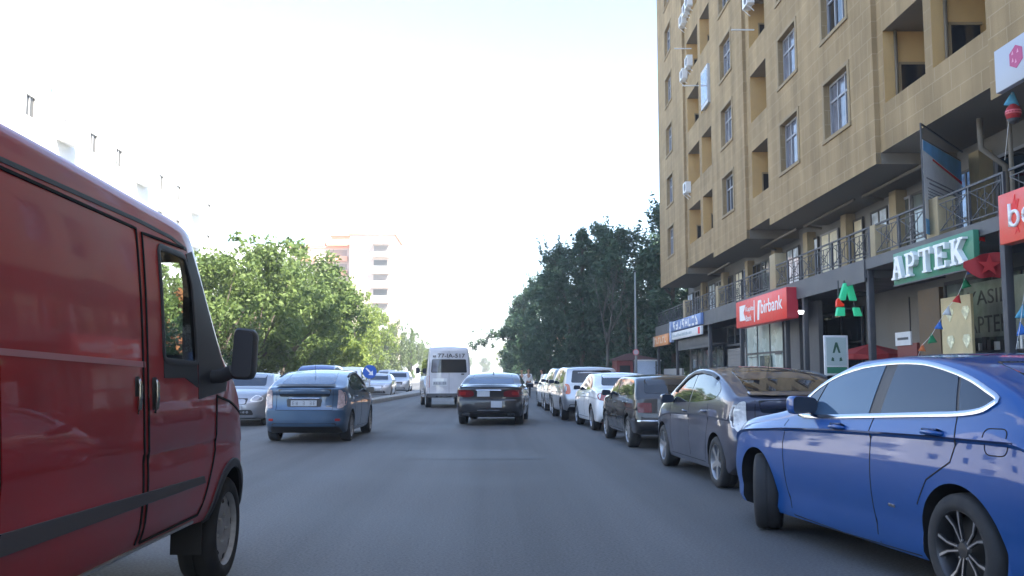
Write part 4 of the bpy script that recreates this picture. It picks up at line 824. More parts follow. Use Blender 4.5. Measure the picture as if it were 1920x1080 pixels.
# upper gallery front: doors, bright windows, piers
rnd = random.Random(11)
def upbay(a, b, mat, frame=m_iron, z0=4.62, z1=6.75):
    f = MB(); d = DIN - .05; f.box(d - .05, d, a, a + .07, z0, z1).box(d - .05, d, b - .07, b, z0, z1).box(d - .05, d, a + .07, b - .07, z1 - .07, z1).box(d - .05, d, (a + b) / 2 - .03, (a + b) / 2 + .03, z0, z1 - .07).box(d - .047, d, a + .07, b - .07, z0 + .85, z0 + .9)
    o = f.build('gallery_window', frame, blk); MB().face([(d - .02, a + .05, z0), (d - .02, a + .05, z1 - .03), (d - .02, b - .05, z1 - .03), (d - .02, b - .05, z0)]).build('pane', mat, o, fix=False)
m_bright = pbr('bright_reflection_glass', (.52, .58, .70), .08, var=.45, scale=2.2); m_cream = pbr('cream_blind', (.52, .47, .34), .5, var=.12); m_blueg = pbr('blue_poster_glass', (.13, .22, .40), .1, var=.6, scale=2.5)  # m_bright: pale colour paints reflections of the sunlit building opposite
y = 14.0; seq = [m_glass, m_bright, m_bright, m_glass, m_blueg, m_shopglass, m_shopglass, m_bright, m_cream, m_cream, m_bright, m_bright, m_glass, m_shopglass, m_glass, m_blueg, m_cream, m_glass, m_shopglass, m_bright, m_glass, m_glass, m_bright]; i = 0
while y < 60:
    wd = rnd.uniform(1.3, 1.9); upbay(y, y + wd, seq[i % len(seq)], m_iron if i % 3 else m_pvc); y += wd + rnd.choice((.12, .3, .7)); i += 1
for y in (17.3, 22.6, 27.6, 31.8, 36.0, 40.5, 45.2, 50.4, 56): MB().box(DIN - .35, DIN - .003, y - .25, y + .25, 4.583, 7.0).build('gallery_pier', m_pier, blk)
for y in (23.2, 29.0, 35.0, 46.0): MB().tube([(1.2, y, 7.0), (1.2, y + 5, 6.95), (1.9, y + 5.2, 6.9)], .05, 8).build('service_pipe', m_soffit, blk, smooth=True)
MB().tube([(1.0, 20.6, 7.3), (1.0, 20.6, 6.6), (1.6, 20.7, 6.2), (1.6, 20.7, 4.6)], .07, 8).build('service_pipe', m_soffit, blk, smooth=True)
MB().tube([(1.3, 19.9, 7.3), (1.3, 19.9, 4.6)], .05, 8).build('service_pipe', m_soffit, blk, smooth=True)
# ground-floor shop fronts
def front(name, d, a, b, z0, z1, mat, frame=m_iron, div=2, tr=None):
    f = MB(); f.box(d - .06, d, a, a + .08, z0, z1).box(d - .06, d, b - .08, b, z0, z1).box(d - .06, d, a + .08, b - .08, z1 - .09, z1).box(d - .06, d, a + .08, b - .08, z0, z0 + .1)
    for k in range(1, div): c = a + (b - a) * k / div; f.box(d - .055, d, c - .03, c + .03, z0 + .1, z1 - .09)
    if tr: f.box(d - .052, d, a + .08, b - .08, tr - .03, tr + .03)
    o = f.build(name, frame, blk); MB().face([(d - .02, a + .06, z0 + .06), (d - .02, a + .06, z1 - .06), (d - .02, b - .06, z1 - .06), (d - .02, b - .06, z0 + .06)]).build('pane', mat, o, fix=False); return o
front('shop_window', DIN - .1, 18.6, 24.9, .15, 3.9, m_shopglass, div=5, tr=2.4)
front('shop_window', DIN - .1, 13.2, 17.9, .15, 3.3, m_shopglass, div=3, tr=2.4)
MB().box(DIN - .06, DIN - .004, 25.6, 29.0, .15, 3.7).build('wall_panel', pbr('grey_brown_panel', (.13, .122, .11), .6, var=.1), blk)
MB().box(DIN - .09, DIN - .065, 25.5, 25.56, .15, 3.7).box(DIN - .09, DIN - .065, 27.3, 27.34, .15, 3.7).build('panel_joint', m_iron, blk)
MB().box(1.0, 1.12, 23.0, 24.2, .15, 3.6).build('timber_panel', pbr('timber_brown', (.10, .065, .035), .6, var=.2, scale=4), blk)
front('shop_window', DIN - .1, 30.9, 38.9, .15, 3.7, m_glass, div=4, tr=2.5)
front('bank_front', .62, 35.0, 40.6, .15, 3.72, m_frost, m_fascia, div=3, tr=2.25)
fb_ = MB(); fb_.box(.52, .55, 36.6, 38.2, .15, 2.15); fb_.build('bank_doorway', m_shopglass, blk)
dec = MB(); dec.box(.545, .556, 35.2, 40.4, 2.28, 2.30).box(.545, .556, 38.7, 40.1, 2.10, 2.13).box(.545, .556, 35.2, 36.1, 2.16, 2.21); dec.build('glass_decal', m_iron, blk)
MB().box(.60, .75, 31.0, 32.6, .15, 3.9).build('clad_pier', m_fascia, blk); MB().box(.60, .75, 33.1, 34.9, .15, 3.9).build('clad_pier', m_fascia, blk)
sh = MB()
for k in range(16): sh.box(.9 + (.012 if k % 2 else 0), .98, 41.0, 45.5, .15 + k * .155, .15 + k * .155 + .145)
sh.build('roller_shutter', pbr('shutter_grey', (.17, .165, .165), .5, var=.1), blk); front('transom_window', .95, 41.0, 45.5, 2.75, 3.75, m_glass, div=3)
front('shop_window', .9, 46.2, 54.4, .9, 2.9, m_shopglass, div=5); MB().box(.85, .98, 46.0, 54.6, .13, .9).build('stall_riser', pbr('grey_green_panel', (.16, .19, .19), .5, var=.1), blk)
MB().box(.10, .92, 46.0, 54.6, 2.92, 2.98).box(.10, .14, 46.0, 54.6, 2.78, 3.38).build('shop_canopy', m_fascia, blk)
MB().box(.4, .5, 55.0, 61.6, .13, 1.75).build('low_wall', pbr('pale_grey_panel', (.24, .235, .23), .6, var=.08), blk)

# ------------------------------------------------------------------ signs and small things on the block
EX, EY = Vector((0, -1, 0)), Vector((0, 0, 1))
def sign_board(name, d, y0, y1, z0, z1, th, mats, label, cat='sign'):
    """box sign facing the street; local y runs along the street, base at its near lower corner"""
    r = fthing(name, d, y0, z0, label, cat); L = y1 - y0; H = z1 - z0
    MB().box(0, th, 0, L, 0, H).build('board', mats[0], r, bevel=.012)
    return r, L, H
# red bank sign
r, L, H = sign_board('bank_sign', -.40, 31.2, 38.3, 3.3, 4.38, .38, [m_red_sign], 'long red illuminated sign with white lettering below the gallery railing')
MB().box(-.004, .384, -.012, -.002, .01, H - .01).build('end_cap', m_red_side, r)
x = -.006; g = MB()
yk = L * .90; hk = .62   # white square mark with a chevron cut
def tri(mb, pts, x0, x1): return mb.prism(pts, x0, x1, 'x')
k0 = L * .915; zk = .26
tri(g, [(k0, zk), (k0, zk + hk), (k0 - .50, zk + hk), (k0 - .50, zk)], x, .01)
tri(g, [(k0 - .50, zk + hk), (k0 - .98, zk + hk), (k0 - .62, zk + hk * .5), (k0 - .50, zk + hk * .5)], x - .001, .009)
tri(g, [(k0 - .50, zk), (k0 - .50, zk + hk * .5), (k0 - .62, zk + hk * .5), (k0 - .98, zk)], x - .002, .008)
g.box(x, .01, L * .585, L * .60, .12, H - .12)
tri(g, [(L * .535, .16), (L * .50, .16), (L * .48, .90), (L * .515, .90)], x, .01); tri(g, [(L * .515, .90), (L * .455, .90), (L * .455, .80), (L * .50, .80)], x - .001, .009)
g.build('emblem', m_letter, r)
text('Kapital', 1.30, .26, m_letter, r, (-.006, L * .685, .66), EX, EY, bold=.01); text('Bank', .85, .24, m_letter, r, (-.006, L * .715, .32), EX, EY, bold=.01)
text('birbank', 2.75, .50, m_letter, r, (-.006, L * .265, .62), EX, EY, bold=.012)
# green pharmacy sign with raised slab-serif letters
r, L, H = sign_board('pharmacy_sign', -.17, 18.85, 22.9, 3.62, 4.42, .13, [m_green_sign], 'green pharmacy sign with raised white capital letters under the gallery')
def stroke(mb, a, b, wd, x0, x1):
    a = Vector(a); b = Vector(b); n = Vector((-(b - a).y, (b - a).x)).normalized() * wd / 2
    return mb.prism([tuple(a + n), tuple(b + n), tuple(b - n), tuple(a - n)], x0, x1, 'x')
def slab_letter(ch, oy, oz, w_, h_):
    mb = MB(); T = lambda u, v: (oy - u * w_, oz + v * h_); W_ = .20 * w_; e = [0]
    def st(a, b, wd=None):
        e[0] += 1; k = e[0] * .0015; stroke(mb, T(*a), T(*b), wd or W_, -.11 - k, -.001)
    se = .085 * h_
    if ch == 'A': st((.16, .04), (.48, .98)); st((.84, .04), (.52, .98), W_ * 1.25); st((.28, .34), (.72, .34), se * 1.1); st((-.02, .04), (.34, .04), se); st((.64, .04), (1.04, .04), se); st((.30, .96), (.62, .96), se)
    if ch == 'P':
        st((.24, 0), (.24, 1), W_ * 1.2); st((.0, .04), (.5, .04), se); st((0, .96), (.6, .96), se * 1.2); st((.24, .46), (.6, .46), se * 1.2)
        for a0, a1 in ((-90, -50), (-54, -18), (-20, 20), (18, 54), (50, 90)):
            st((.60 + .28 * math.cos(R(a0)), .71 + .25 * math.sin(R(a0))), (.60 + .28 * math.cos(R(a1)), .71 + .25 * math.sin(R(a1))), W_ * .85)
    if ch == 'T': st((.5, 0), (.5, 1), W_ * 1.2); st((.27, .04), (.73, .04), se); st((0, .95), (1, .95), se * 1.3); st((.04, .72), (.04, .98), W_ * .5); st((.96, .72), (.96, .98), W_ * .5)
    if ch == 'E': st((.22, 0), (.22, 1), W_ * 1.2); st((0, .05), (.95, .05), se * 1.2); st((0, .95), (.92, .95), se * 1.2); st((.22, .52), (.66, .52), se * 1.2); st((.92, .02), (.92, .28), W_ * .5); st((.89, .74), (.89, .98), W_ * .5); st((.66, .40), (.66, .64), W_ * .45)
    if ch == 'K': st((.22, 0), (.22, 1), W_ * 1.2); st((0, .04), (.46, .04), se); st((0, .96), (.46, .96), se); st((.30, .40), (.82, .96), W_ * .8); st((.42, .56), (.86, .04), W_ * 1.2); st((.62, .96), (1.02, .96), se); st((.64, .04), (1.06, .04), se)
    return mb
for k, ch in enumerate('APTEK'): slab_letter(ch, L * (.965 - .190 * k), .12, .60, .56).build('letter', m_letter, r)
MB().box(-.02, .0, .0, L, -.03, .0).build('trim_edge', m_fascia, r)
# coral red sign at the frame edge
r, L, H = sign_board('red_sign', -.30, 14.6, 17.57, 3.9, 4.88, .25, [m_orange_sign], 'coral red sign with rounded white letters at the right edge above the pharmacy')
def ringpts(cy, cz, a, b, n=18): return [(-.012, cy + a * math.cos(2 * math.pi * k / n), cz + b * math.sin(2 * math.pi * k / n)) for k in range(n + 1)]
lt = MB(); lt.tube([(-.012, L - .42, .30), (-.012, L - .42, .74)], .035, 8); lt.tube(ringpts(L - .57, .44, .15, .14), .035, 8, cap=False); lt.tube(ringpts(L - 1.03, .44, .16, .14), .035, 8, cap=False); lt.build('letter', m_letter, r, smooth=True)
fl = MB(); fl.prism([(L - .66, .60), (L - .74, .78), (L - .68, .80), (L - .62, .70), (L - .60, .90), (L - .52, .74), (L - .50, .60)], -.008, .01, 'x').prism([(L - .72, .14), (L - .64, .30), (L - .56, .14), (L - .64, .20)], -.009, .01, 'x'); fl.build('flame_mark', m_flags['red'], r)
# white sign on the stone
r, L, H = sign_board('white_sign', -.16, 13.9, 17.7, 6.98, 7.85, .14, [pbr('white_sign_face', (.30, .315, .355), .45, var=.04)], 'white sign board with crimson mark on the stone above the gallery at the right edge')
hx = MB(); hx.prism([(L - .78 + .26 * math.cos(R(a)), .50 + .23 * math.sin(R(a))) for a in range(30, 390, 60)], -.006, .01, 'x'); hx.build('mark', pbr('crimson', (.32, .02, .11), .5), r)
hx = MB(); [hx.prism([(L - .78 + .13 * c, .50 + .12 * s), (L - .78 + .13 * c + .07, .50 + .12 * s), (L - .78 + .13 * c + .03, .50 + .12 * s + .08)], -.008, .0, 'x') for c, s in ((.6, .6), (-.8, .5), (-.2, -1), (.6, -.6))]; hx.build('mark_detail', pbr('pink_detail', (.5, .2, .3), .5), r)
# blue sign, white strip and orange board at the far shops
r, L, H = sign_board('shop_sign', -.22, 46.4, 55.0, 3.93, 4.52, .15, [m_blue_sign], 'blue shop sign with white lettering above the far grey canopy')
rb = random.Random(5)
lt = MB()
for k in range(8):
    cy = L - .7 - k * .95
    for _ in range(3):
        a, b = rb.choice([((0, 0), (0, 1)), ((0, 0), (.7, 0)), ((0, 1), (.7, 1)), ((.7, 0), (.7, 1)), ((0, .5), (.7, .5)), ((0, 1), (.7, 0))]); stroke(lt, (cy - a[0] * .75, .1 + a[1] * .38), (cy - b[0] * .75, .1 + b[1] * .38), .12, -.012 - rb.random() * .006, .01)
lt.build('lettering', m_letter, r); MB().box(-.02, .16, L, L + .55, -.62, .62).build('vertical_panel', pbr('blue_white_panel', (.28, .33, .46), .5, var=.35, scale=3), r)
r, L, H = sign_board('shop_sign', -.22, 46.4, 54.9, 3.42, 3.86, .12, [m_offwhite], 'off-white strip sign directly below the blue shop sign')
MB().box(-.008, .01, .25, .7, .05, H - .05).build('red_panel', m_flags['red'], r); lt = MB()
for k in range(14): lt.box(-.006, .01, L - .6 - k * .42, L - .35 - k * .42, .14, .14 + rb.uniform(.1, .18))
lt.build('lettering', pbr('faded_ink', (.25, .30, .33), .6), r)
r, L, H = sign_board('shop_sign', -.25, 56.0, 62.0, 3.22, 3.9, .15, [m_tanorange], 'orange shop sign at the far end of the row of shops')
lt = MB()
for k in range(6): stroke(lt, (L - .8 - k * .8, .15), (L - .8 - k * .8, .52), .1, -.01, .01); stroke(lt, (L - .8 - k * .8, .5 - .3 * (k % 2)), (L - 1.2 - k * .8, .5 - .3 * (k % 2)), .1, -.012, .01)
lt.build('lettering', pbr('cream_letters', (.6, .48, .36), .5), r); MB().box(-.006, .01, L - .7, L - .05, .0, H - .02).build('plain_panel', pbr('pale_brown', (.26, .22, .19), .6), r)
# lit green pharmacy mark hung out over the pavement
o = empty('pharmacy_mark', (10.30, 26.5, 3.08), R(8), 'lit green letter-shaped pharmacy mark hanging under the gallery', 'sign')
MB().prism([(-.05, .46), (.12, .96), (.36, .96), (.50, .46), (.31, .46), (.225, .78), (.14, .46)], -.06, .06, 'y').build('top_piece', m_led, o, bevel=.01)
MB().prism([(-.16, 0), (-.10, .25), (.11, .25), (.11, 0)], -.06, .06, 'y').build('foot_piece', m_led, o, bevel=.01); MB().prism([(.44, 0), (.39, .25), (.57, .25), (.66, 0)], -.06, .06, 'y').build('foot_piece', m_led, o, bevel=.01)
MB().prism([(-.14, .27), (-.12, .46), (-.06, .52), (.02, .40), (.10, .34), (.08, .28)], -.05, .05, 'y').build('red_lamp', m_ledred, o)
MB().bar((.2, .10, .96), (.2, .10, 1.05), .05).bar((.0, .10, .2), (.0, .10, 1.05), .03).bar((.5, .10, .2), (.5, .10, 1.05), .03).bar((-.1, .10, .22), (.5, .10, .22), .03).bar((.2, .10, .7), (.9, .10, .7), .04).build('bracket', m_iron, o)
o = empty('framed_sign', (9.93, 26.0, .13), R(6), 'white framed board with grey-green pharmacy mark standing in front of the dark shop', 'sign')
MB().box(-.36, .36, -.03, .03, 1.22, 2.36).build('frame', m_offwhite, o, bevel=.01); MB().box(-.30, .30, -.036, -.032, 1.50, 2.30).build('panel', pbr('pale_panel', (.36, .43, .42), .4), o); MB().box(-.30, .30, -.037, -.033, 1.28, 1.46).build('green_band', m_green_sign, o)
MB().prism([(-.12, 1.86), (-.03, 2.16), (.03, 2.16), (.12, 1.86), (.06, 1.86), (0, 2.04), (-.06, 1.86)], -.042, -.034, 'y').prism([(-.17, 1.64), (-.14, 1.74), (-.09, 1.72), (-.08, 1.62)], -.042, -.034, 'y').prism([(.17, 1.64), (.14, 1.74), (.09, 1.72), (.08, 1.62)], -.042, -.034, 'y').build('mark', pbr('dark_green_mark', (.03, .09, .06), .5), o)
MB().bar((-.3, 0, 0), (-.3, 0, 1.22), .05).bar((.3, 0, 0), (.3, 0, 1.22), .05).bar((-.3, -.25, .03), (-.3, .25, .03), .05).bar((.3, -.25, .03), (.3, .25, .03), .05).build('stand', m_steel, o)
# lamp, small white board, parasol, gold display
o = fthing('wall_lamp', -.10, 30.62, 3.40, 'small lit white lamp on the post beside the red bank sign', 'lamp'); MB().lathe([(0, 0), (.0, .07), (.10, .11), (.13, .09), (.13, 0)], 16, 'z', c=(0, 0, 0)).build('shade', m_lamp, o, smooth=True); MB().bar((0, 0, .12), (.16, .2, .16), .04).build('arm', m_iron, o)
o = fthing('notice_board', 1.0, 25.2, .13, 'small white notice on a dark red box beside the brown timber panel', 'notice'); MB().box(-.02, .02, -.5, .5, 2.05, 2.42).build('notice', m_offwhite, o); MB().box(.03, .35, -.75, .5, .0, 2.1).build('box', pbr('dark_red_box', (.16, .03, .025), .5), o); MB().box(-.024, -.02, -.35, .35, 2.20, 2.27).build('lettering', m_fascia, o)
o = fthing('gold_display', 1.0, 22.1, .13, 'tall gold advertising panel with pale gem shapes in the pharmacy front', 'poster')
MB().box(-.03, .03, -.75, .75, .0, 3.15).build('panel', pbr('gold_panel', (.44, .36, .20), .45, var=.2, scale=1.3), o); m_gem = pbr('pale_gem', (.62, .60, .42), .25, var=.3, scale=9)
for a in (-.50, .30):
    for k in range(4): z = .5 + k * .68; MB().prism([(a, z), (a + .2, z + .22), (a + .12, z + .34), (a - .12, z + .34), (a - .2, z + .22)], -.04, -.028, 'x').build('gem', m_gem, o)
o = fthing('glass_lettering', DIN - .24, 21.9, 2.45, 'dark serif lettering on the pharmacy shop glass', 'lettering')
MB().box(.0, .02, -1.7, 1.75, -.15, 1.25).build('panel', pbr('pale_green_glass', (.22, .24, .21), .15, var=.15), o); text('YASIL', 1.9, .36, m_ink, o, (-.004, .62, .86), EX, EY); text('APTEK', 2.0, .42, m_ink, o, (-.004, .58, .18), EX, EY)
o = fthing('goods_shelf', DIN - .34, 20.4, .13, 'pharmacy window shelf of small pale and dark goods below the glass lettering', 'shelf'); rg = random.Random(9)
MB().box(0, .12, -.4, 3.0, .8, .84).box(0, .12, -.4, 3.0, 1.3, 1.34).box(0, .12, -.4, 3.0, 1.8, 1.84).box(.02, .1, -.35, -.3, 0, .8).box(.02, .1, 2.9, 2.95, 0, .8).build('rack', m_iron, o)
for zz in (.843, 1.343, 1.843):
    yy = -.35
    while yy < 2.85:
        ww = rg.uniform(.08, .22); MB().box(.01, .10, yy, yy + ww, zz, zz + rg.uniform(.18, .38)).build('carton', m_flags[rg.choice(['white', 'white', 'green', 'orange', 'sky', 'dark_red'])] if rg.random() < .7 else m_ink, o); yy += ww + rg.uniform(.02, .2)
ps = MB(); b = len(ps.v); ps.v.append((0, 0, 2.18)); nn = 16
for k in range(nn): a = 2 * math.pi * k / nn; ps.v.append((1.25 * math.cos(a), 1.25 * math.sin(a), 1.86 - .05 * (k % 2)))
for k in range(nn): ps.v.append((1.25 * math.cos(2 * math.pi * k / nn), 1.25 * math.sin(2 * math.pi * k / nn), 1.70))
for k in range(nn): ps.f += [(0, 1 + k, 1 + (k + 1) % nn), (1 + k, 1 + nn + k, 1 + nn + (k + 1) % nn, 1 + (k + 1) % nn)]; ps.m += [0, 0]
o = empty('parasol', (11.6, 27.6, .13), 0, 'dark red parasol open on the pavement behind the framed board', 'parasol'); ps.build('canopy', pbr('parasol_red', (.24, .015, .015), .7), o, fix=False); MB().tube([(0, 0, 0), (0, 0, 2.14)], .03, 8).build('pole', m_steel, o)
# hanging banner in a frame on the gallery
ba = Vector((10.24, 21.0, 4.66)); bb = Vector((12.3, 23.2, 4.66)); bd_ = (bb - ba); an = math.atan2(bd_.y, bd_.x)
o = empty('hanging_banner', ba, an, 'white printed banner with blue top and red stripe hung in a frame on the gallery', 'banner'); BL = bd_.length
MB().box(0, BL, -.01, .01, 0, 2.25).build('sheet', pbr('banner_white', (.66, .63, .62), .6, var=.05), o)
MB().prism([(.02, 2.0), (.02, 2.24), (BL, 2.24), (BL, 1.72)], -.016, -.011, 'y').build('blue_field', pbr('banner_blue', (.14, .34, .56), .6, var=.3, scale=1.2), o); MB().box(0, BL, -.016, -.011, .0, .36).build('blue_band', bpy.data.materials['banner_blue'], o)
MB().prism([(.7, 1.86), (BL, 1.63), (BL, 1.71), (.7, 1.90)], -.018, -.0115, 'y').build('red_stripe', m_flags['red'], o)
lt = MB()
for k in range(2): lt.box(.18 + k * .2, BL - .25 - k * .3, -.0155, -.011, 1.34 - k * .1, 1.375 - k * .1)
for k in range(10): lt.box(.25, BL - .5 - .25 * ((k * 7) % 3), -.0155, -.011, 1.12 - k * .075, 1.14 - k * .075)
lt.build('text_lines', pbr('banner_ink', (.22, .20, .22), .6), o); MB().bar((-.06, 0, -.1), (-.06, 0, 2.62), .035).bar((-.06, 0, 2.62), (BL + .6, .1, 2.62), .035).bar((0, 0, 2.27), (BL, 0, 2.27), .02).build('frame', m_iron, o)
# pennant strings
PEN = 'pennants on the strings by the pharmacy'
def unproj(px, py, y):  # a point of the photograph at a known distance along the street, used for measuring only
    u, v = (px - 960) / 1720, (540 - py) / 1720; d = cam.rotation_euler.to_matrix() @ Vector((u, v, -1)); return Vector(cam.location) + d * (y / d.y)
def pennant(p, col, size, tilt, label, flip=False, kind='tri', group=PEN):
    mb = MB(); s = size
    pts = [(-s / 2, -.75 * s), (s / 2, -.75 * s), (.08 * s, .35 * s)] if not flip else [(-s / 2, .35 * s), (s / 2, .35 * s), (0, -.75 * s)]
    n = 4; rows = []
    for i in range(n + 1):
        t = i / n; a = Vector(pts[0]).lerp(Vector(pts[2]), t); b_ = Vector(pts[1]).lerp(Vector(pts[2]), t); rows.append([a.lerp(b_, j / 4) for j in range(5)])
    for i in range(n):
        for j in range(4):
            q4 = [rows[i][j], rows[i][j + 1], rows[i + 1][j + 1], rows[i + 1][j]]
            mb.face([(q_.x, .07 * s * math.sin(q_.x * 9 / s + q_.y * 5 / s), q_.y) for q_ in q4])
    bm = bmesh.new(); me = mb.mesh('pennant', False); bm.from_mesh(me); bmesh.ops.remove_doubles(bm, verts=bm.verts, dist=1e-4); bmesh.ops.solidify(bm, geom=bm.faces[:], thickness=.004); bm.to_mesh(me); bm.free()
    o = link('pennant', me, None, m_flags[col], True); o.location = p; o.rotation_euler = (0, R(tilt), R(-15)); tag(o, label, 'pennant', group)
pens = [(1842, 446, 19.0, 'red', .17, 'red pennant uppermost on the string right of the green sign'), (1832, 478, 19.2, 'white', .19, 'white pennant between the uppermost red one and the red star flag'), (1817, 508, 19.5, 'blue', .16, 'blue pennant under the lower right corner of the green sign'),
        (1808, 533, 19.8, 'green', .19, 'green pennant just below the blue one under the sign corner'), (1796, 562, 20.1, 'red', .17, 'red pennant in front of the gold panel top'), (1777, 585, 20.4, 'white', .18, 'white pennant on the gold panel just left of the low red one'),
        (1761, 612, 20.7, 'blue', .17, 'blue pennant at the left edge of the gold panel'), (1746, 637, 21.0, 'green', .19, 'green pennant low on the string left of the gold panel'), (1729, 655, 21.3, 'orange', .15, 'orange pennant lowest on the string above the blue car roof'),
        (1897, 184, 17.6, 'sky', .26, 'pale blue-green pennant hanging under the white sign'), (1916, 585, 17.4, 'sky', .22, 'sky blue pennant at the right edge above the blue one'), (1913, 618, 17.2, 'blue', .20, 'bright blue pennant at the right edge above the blue car roof')]
rp = random.Random(2)
for (px, py, y, col, s, lb) in pens: pennant(unproj(px, py - 7, y), col, s * 1.15, rp.uniform(-18, 18), lb)
def string(name, pts, label):
    o = MB().tube(pts, .005, 5).build(name, m_flags['white'], None); tag(o, label, 'string')
string('pennant_string', [unproj(1846, 425, 18.9)] + [unproj(px, py - 8, y) for (px, py, y, *_r) in pens[:9]] + [unproj(1720, 672, 21.5)], 'thin cord with nine pennants slanting from the green sign to the gold panel')
string('pennant_string', [unproj(1900, 150, 17.7), unproj(1897, 176, 17.6), unproj(1890, 240, 17.8), unproj(1884, 300, 18.2)], 'thin cord hanging under the white sign with the red bauble')
string('pennant_string', [unproj(1922, 540, 17.5), unproj(1917, 575, 17.4), unproj(1913, 608, 17.2), unproj(1905, 655, 17.1)], 'thin cord with two blue pennants at the right edge')
bz = MB().lathe([(-.20, 0), (-.17, .06), (-.08, .13), (.02, .15), (.12, .12), (.19, .05), (.20, 0)], 20, 'z'); o = bz.build('bauble', m_flags['dark_red'], None, smooth=True); o.location = unproj(1900, 213, 17.6); tag(o, 'red and black hanging bauble on the cord under the white sign', 'decoration')
MB().lathe([(-.215, 0), (-.18, .07), (-.10, .125), (-.10, 0)], 16, 'z', c=(0, 0, -.01)).build('base', m_trim, o, smooth=True)
MB().lathe([(-.02, .151), (.06, .146), (.06, .140), (-.02, .145)], 16, 'z').build('pink_band', pbr('pink_band', (.55, .12, .14), .4), o, smooth=True)
# red cloth flag with a star
c0 = unproj(1848, 498, 18.8); mb = MB(); nu, nv = 12, 8; g = []
for i in range(nu + 1):
    for j in range(nv + 1):
        u = -.42 + .72 * i / nu; v = (-.26 + .52 * j / nv) * (1 if u > -.1 else max(.12, 1 - (-.1 - u) * 2.4)) + .03 * math.sin(u * 8); g.append((u, .05 * math.sin(u * 11 + v * 4), v))
mb.v = g; mb.f = [(i * (nv + 1) + j, (i + 1) * (nv + 1) + j, (i + 1) * (nv + 1) + j + 1, i * (nv + 1) + j + 1) for i in range(nu) for j in range(nv)]; mb.m = [0] * len(mb.f)
o = mb.build('star_flag', m_flags['dark_red'], None, smooth=True); o.location = c0; o.rotation_euler = (0, R(4), R(-14)); tag(o, 'dark red cloth flag with a brighter red star beside the green sign', 'flag')
st = []
for k in range(10): a = math.pi / 2 + k * math.pi / 5; r_ = .23 if k % 2 == 0 else .09; st.append((.05 + r_ * math.cos(a), r_ * math.sin(a)))
MB().prism(st, -.075, -.06, 'y').build('star', pbr('star_red', (.38, .018, .02), .6), o)
# air conditioners and balcony extras
def ac_unit():
    r = MB().box(-.30, 0, -.40, .40, 0, .58).mesh('air_conditioner'); r.materials.append(m_offwhite)
    f = MB().lathe([(-.312, 0), (-.312, .22), (-.300, .235), (-.300, 0)], 24, 'x', c=(0, -.08, .29)).mesh('fan_grille'); f.materials.append(m_fascia)
    b = MB().bar((-.30, -.3, -.03), (0.02, -.3, -.03), .04).bar((-.30, .3, -.03), (.02, .3, -.03), .04).bar((-.28, -.3, -.04), (.0, -.3, -.3), .03).bar((-.28, .3, -.04), (.0, .3, -.3), .03).mesh('bracket'); b.materials.append(m_offwhite)
    return r, f, b
AC = ac_unit()
for i, (px, py, y, lb) in enumerate([(1283, 362, 50.4, 'air conditioner unit lowest on the far balcony column'), (1280, 150, 50.8, 'air conditioner unit alone in the middle of the far balcony column edge'), (1295, 126, 49.3, 'air conditioner unit on the balcony front just above the middle one'),
        (1279, 48, 50.8, 'small air conditioner unit second from the top of the far column'), (1289, 28, 49.8, 'air conditioner unit beside the top balcony of the far column'), (1297, 14, 49.0, 'topmost air conditioner unit on the far balcony column'), (1406, 12, 36.6, 'air conditioner unit high in the single balcony column')]):
    p = unproj(px, py, y); q_ = FM.inverted() @ p; o = link('air_conditioner', AC[0], None); o.location = fp_(.135, q_.y, q_.z); o.rotation_euler = (0, 0, FA); tag(o, lb, 'air conditioner', 'air conditioners on the balconies')
    for a in AC[1:]: link(a.name, a, o)
en = MB(); q_ = 45.75; z = Z0 + FLO * 2 - .06
en.box(-.03, .13, q_ - 1.2, q_ + .4, z - .1, z + 1.9).build('balcony_enclosure', pbr('enclosure_grey', (.36, .36, .37), .5), blk); MB().box(-.045, -.033, q_ - 1.1, q_ + .3, z + .1, z + 1.7).build('enclosure_glass', m_curtain, blk)
for (y, z) in ((49.5, Z0 + 3 * FLO + 1.2), (47.4, Z0 + 2 * FLO + 1.6), (36.6, Z0 + 2 * FLO + .5), (22, Z0 + 6)): MB().bar((-.75, y, z), (.2, y, z), .05).build('clothes_bracket', m_offwhite, blk)
# ------------------------------------------------------------------ left and far buildings
lb_ = empty('white_apartment_block', (-25.5, 24, 0), 0, 'long white sunlit apartment block with projecting balconies behind the red van', 'building')
m_blockglass = pbr('white_block_glass', (.05, .048, .042), .4); rb = random.Random(8); wl = MB(); ops = []; LH = 17.5; LL = 62  # plain dark glass for the white block's windows
for k in range(6):
    for j in range(int(LL / 4.1)):
        a = 1.0 + j * 4.1; z = 1.3 + 2.85 * k
        if j % 3 == 1: ops.append((a + .2, a + 1.7, z - .2, z + 1.3, .3))
        else: ops.append((a + .5, a + 1.6, z + .1, z + 1.3, .22))
ys = sorted({0, LL, *[o[0] for o in ops], *[o[1] for o in ops]}); zs = sorted({0, LH, *[o[2] for o in ops], *[o[3] for o in ops]})
for i in range(len(ys) - 1):
    for j in range(len(zs) - 1):
        cy, cz = (ys[i] + ys[i + 1]) / 2, (zs[j] + zs[j + 1]) / 2
        if any(o[0] < cy < o[1] and o[2] < cz < o[3] for o in ops): continue
        wl.face([(0, ys[i], zs[j]), (0, ys[i + 1], zs[j]), (0, ys[i + 1], zs[j + 1]), (0, ys[i], zs[j + 1])])
for (a, b, c, d, e) in ops:
    wl.face([(0, a, c), (-e, a, c), (-e, a, d), (0, a, d)]).face([(0, b, c), (0, b, d), (-e, b, d), (-e, b, c)]).face([(0, a, d), (-e, a, d), (-e, b, d), (0, b, d)]).face([(0, a, c), (0, b, c), (-e, b, c), (-e, a, c)])
    if e > .25: wl.face([(-e, a, c), (-e, b, c), (-e, b, d), (-e, a, d)])
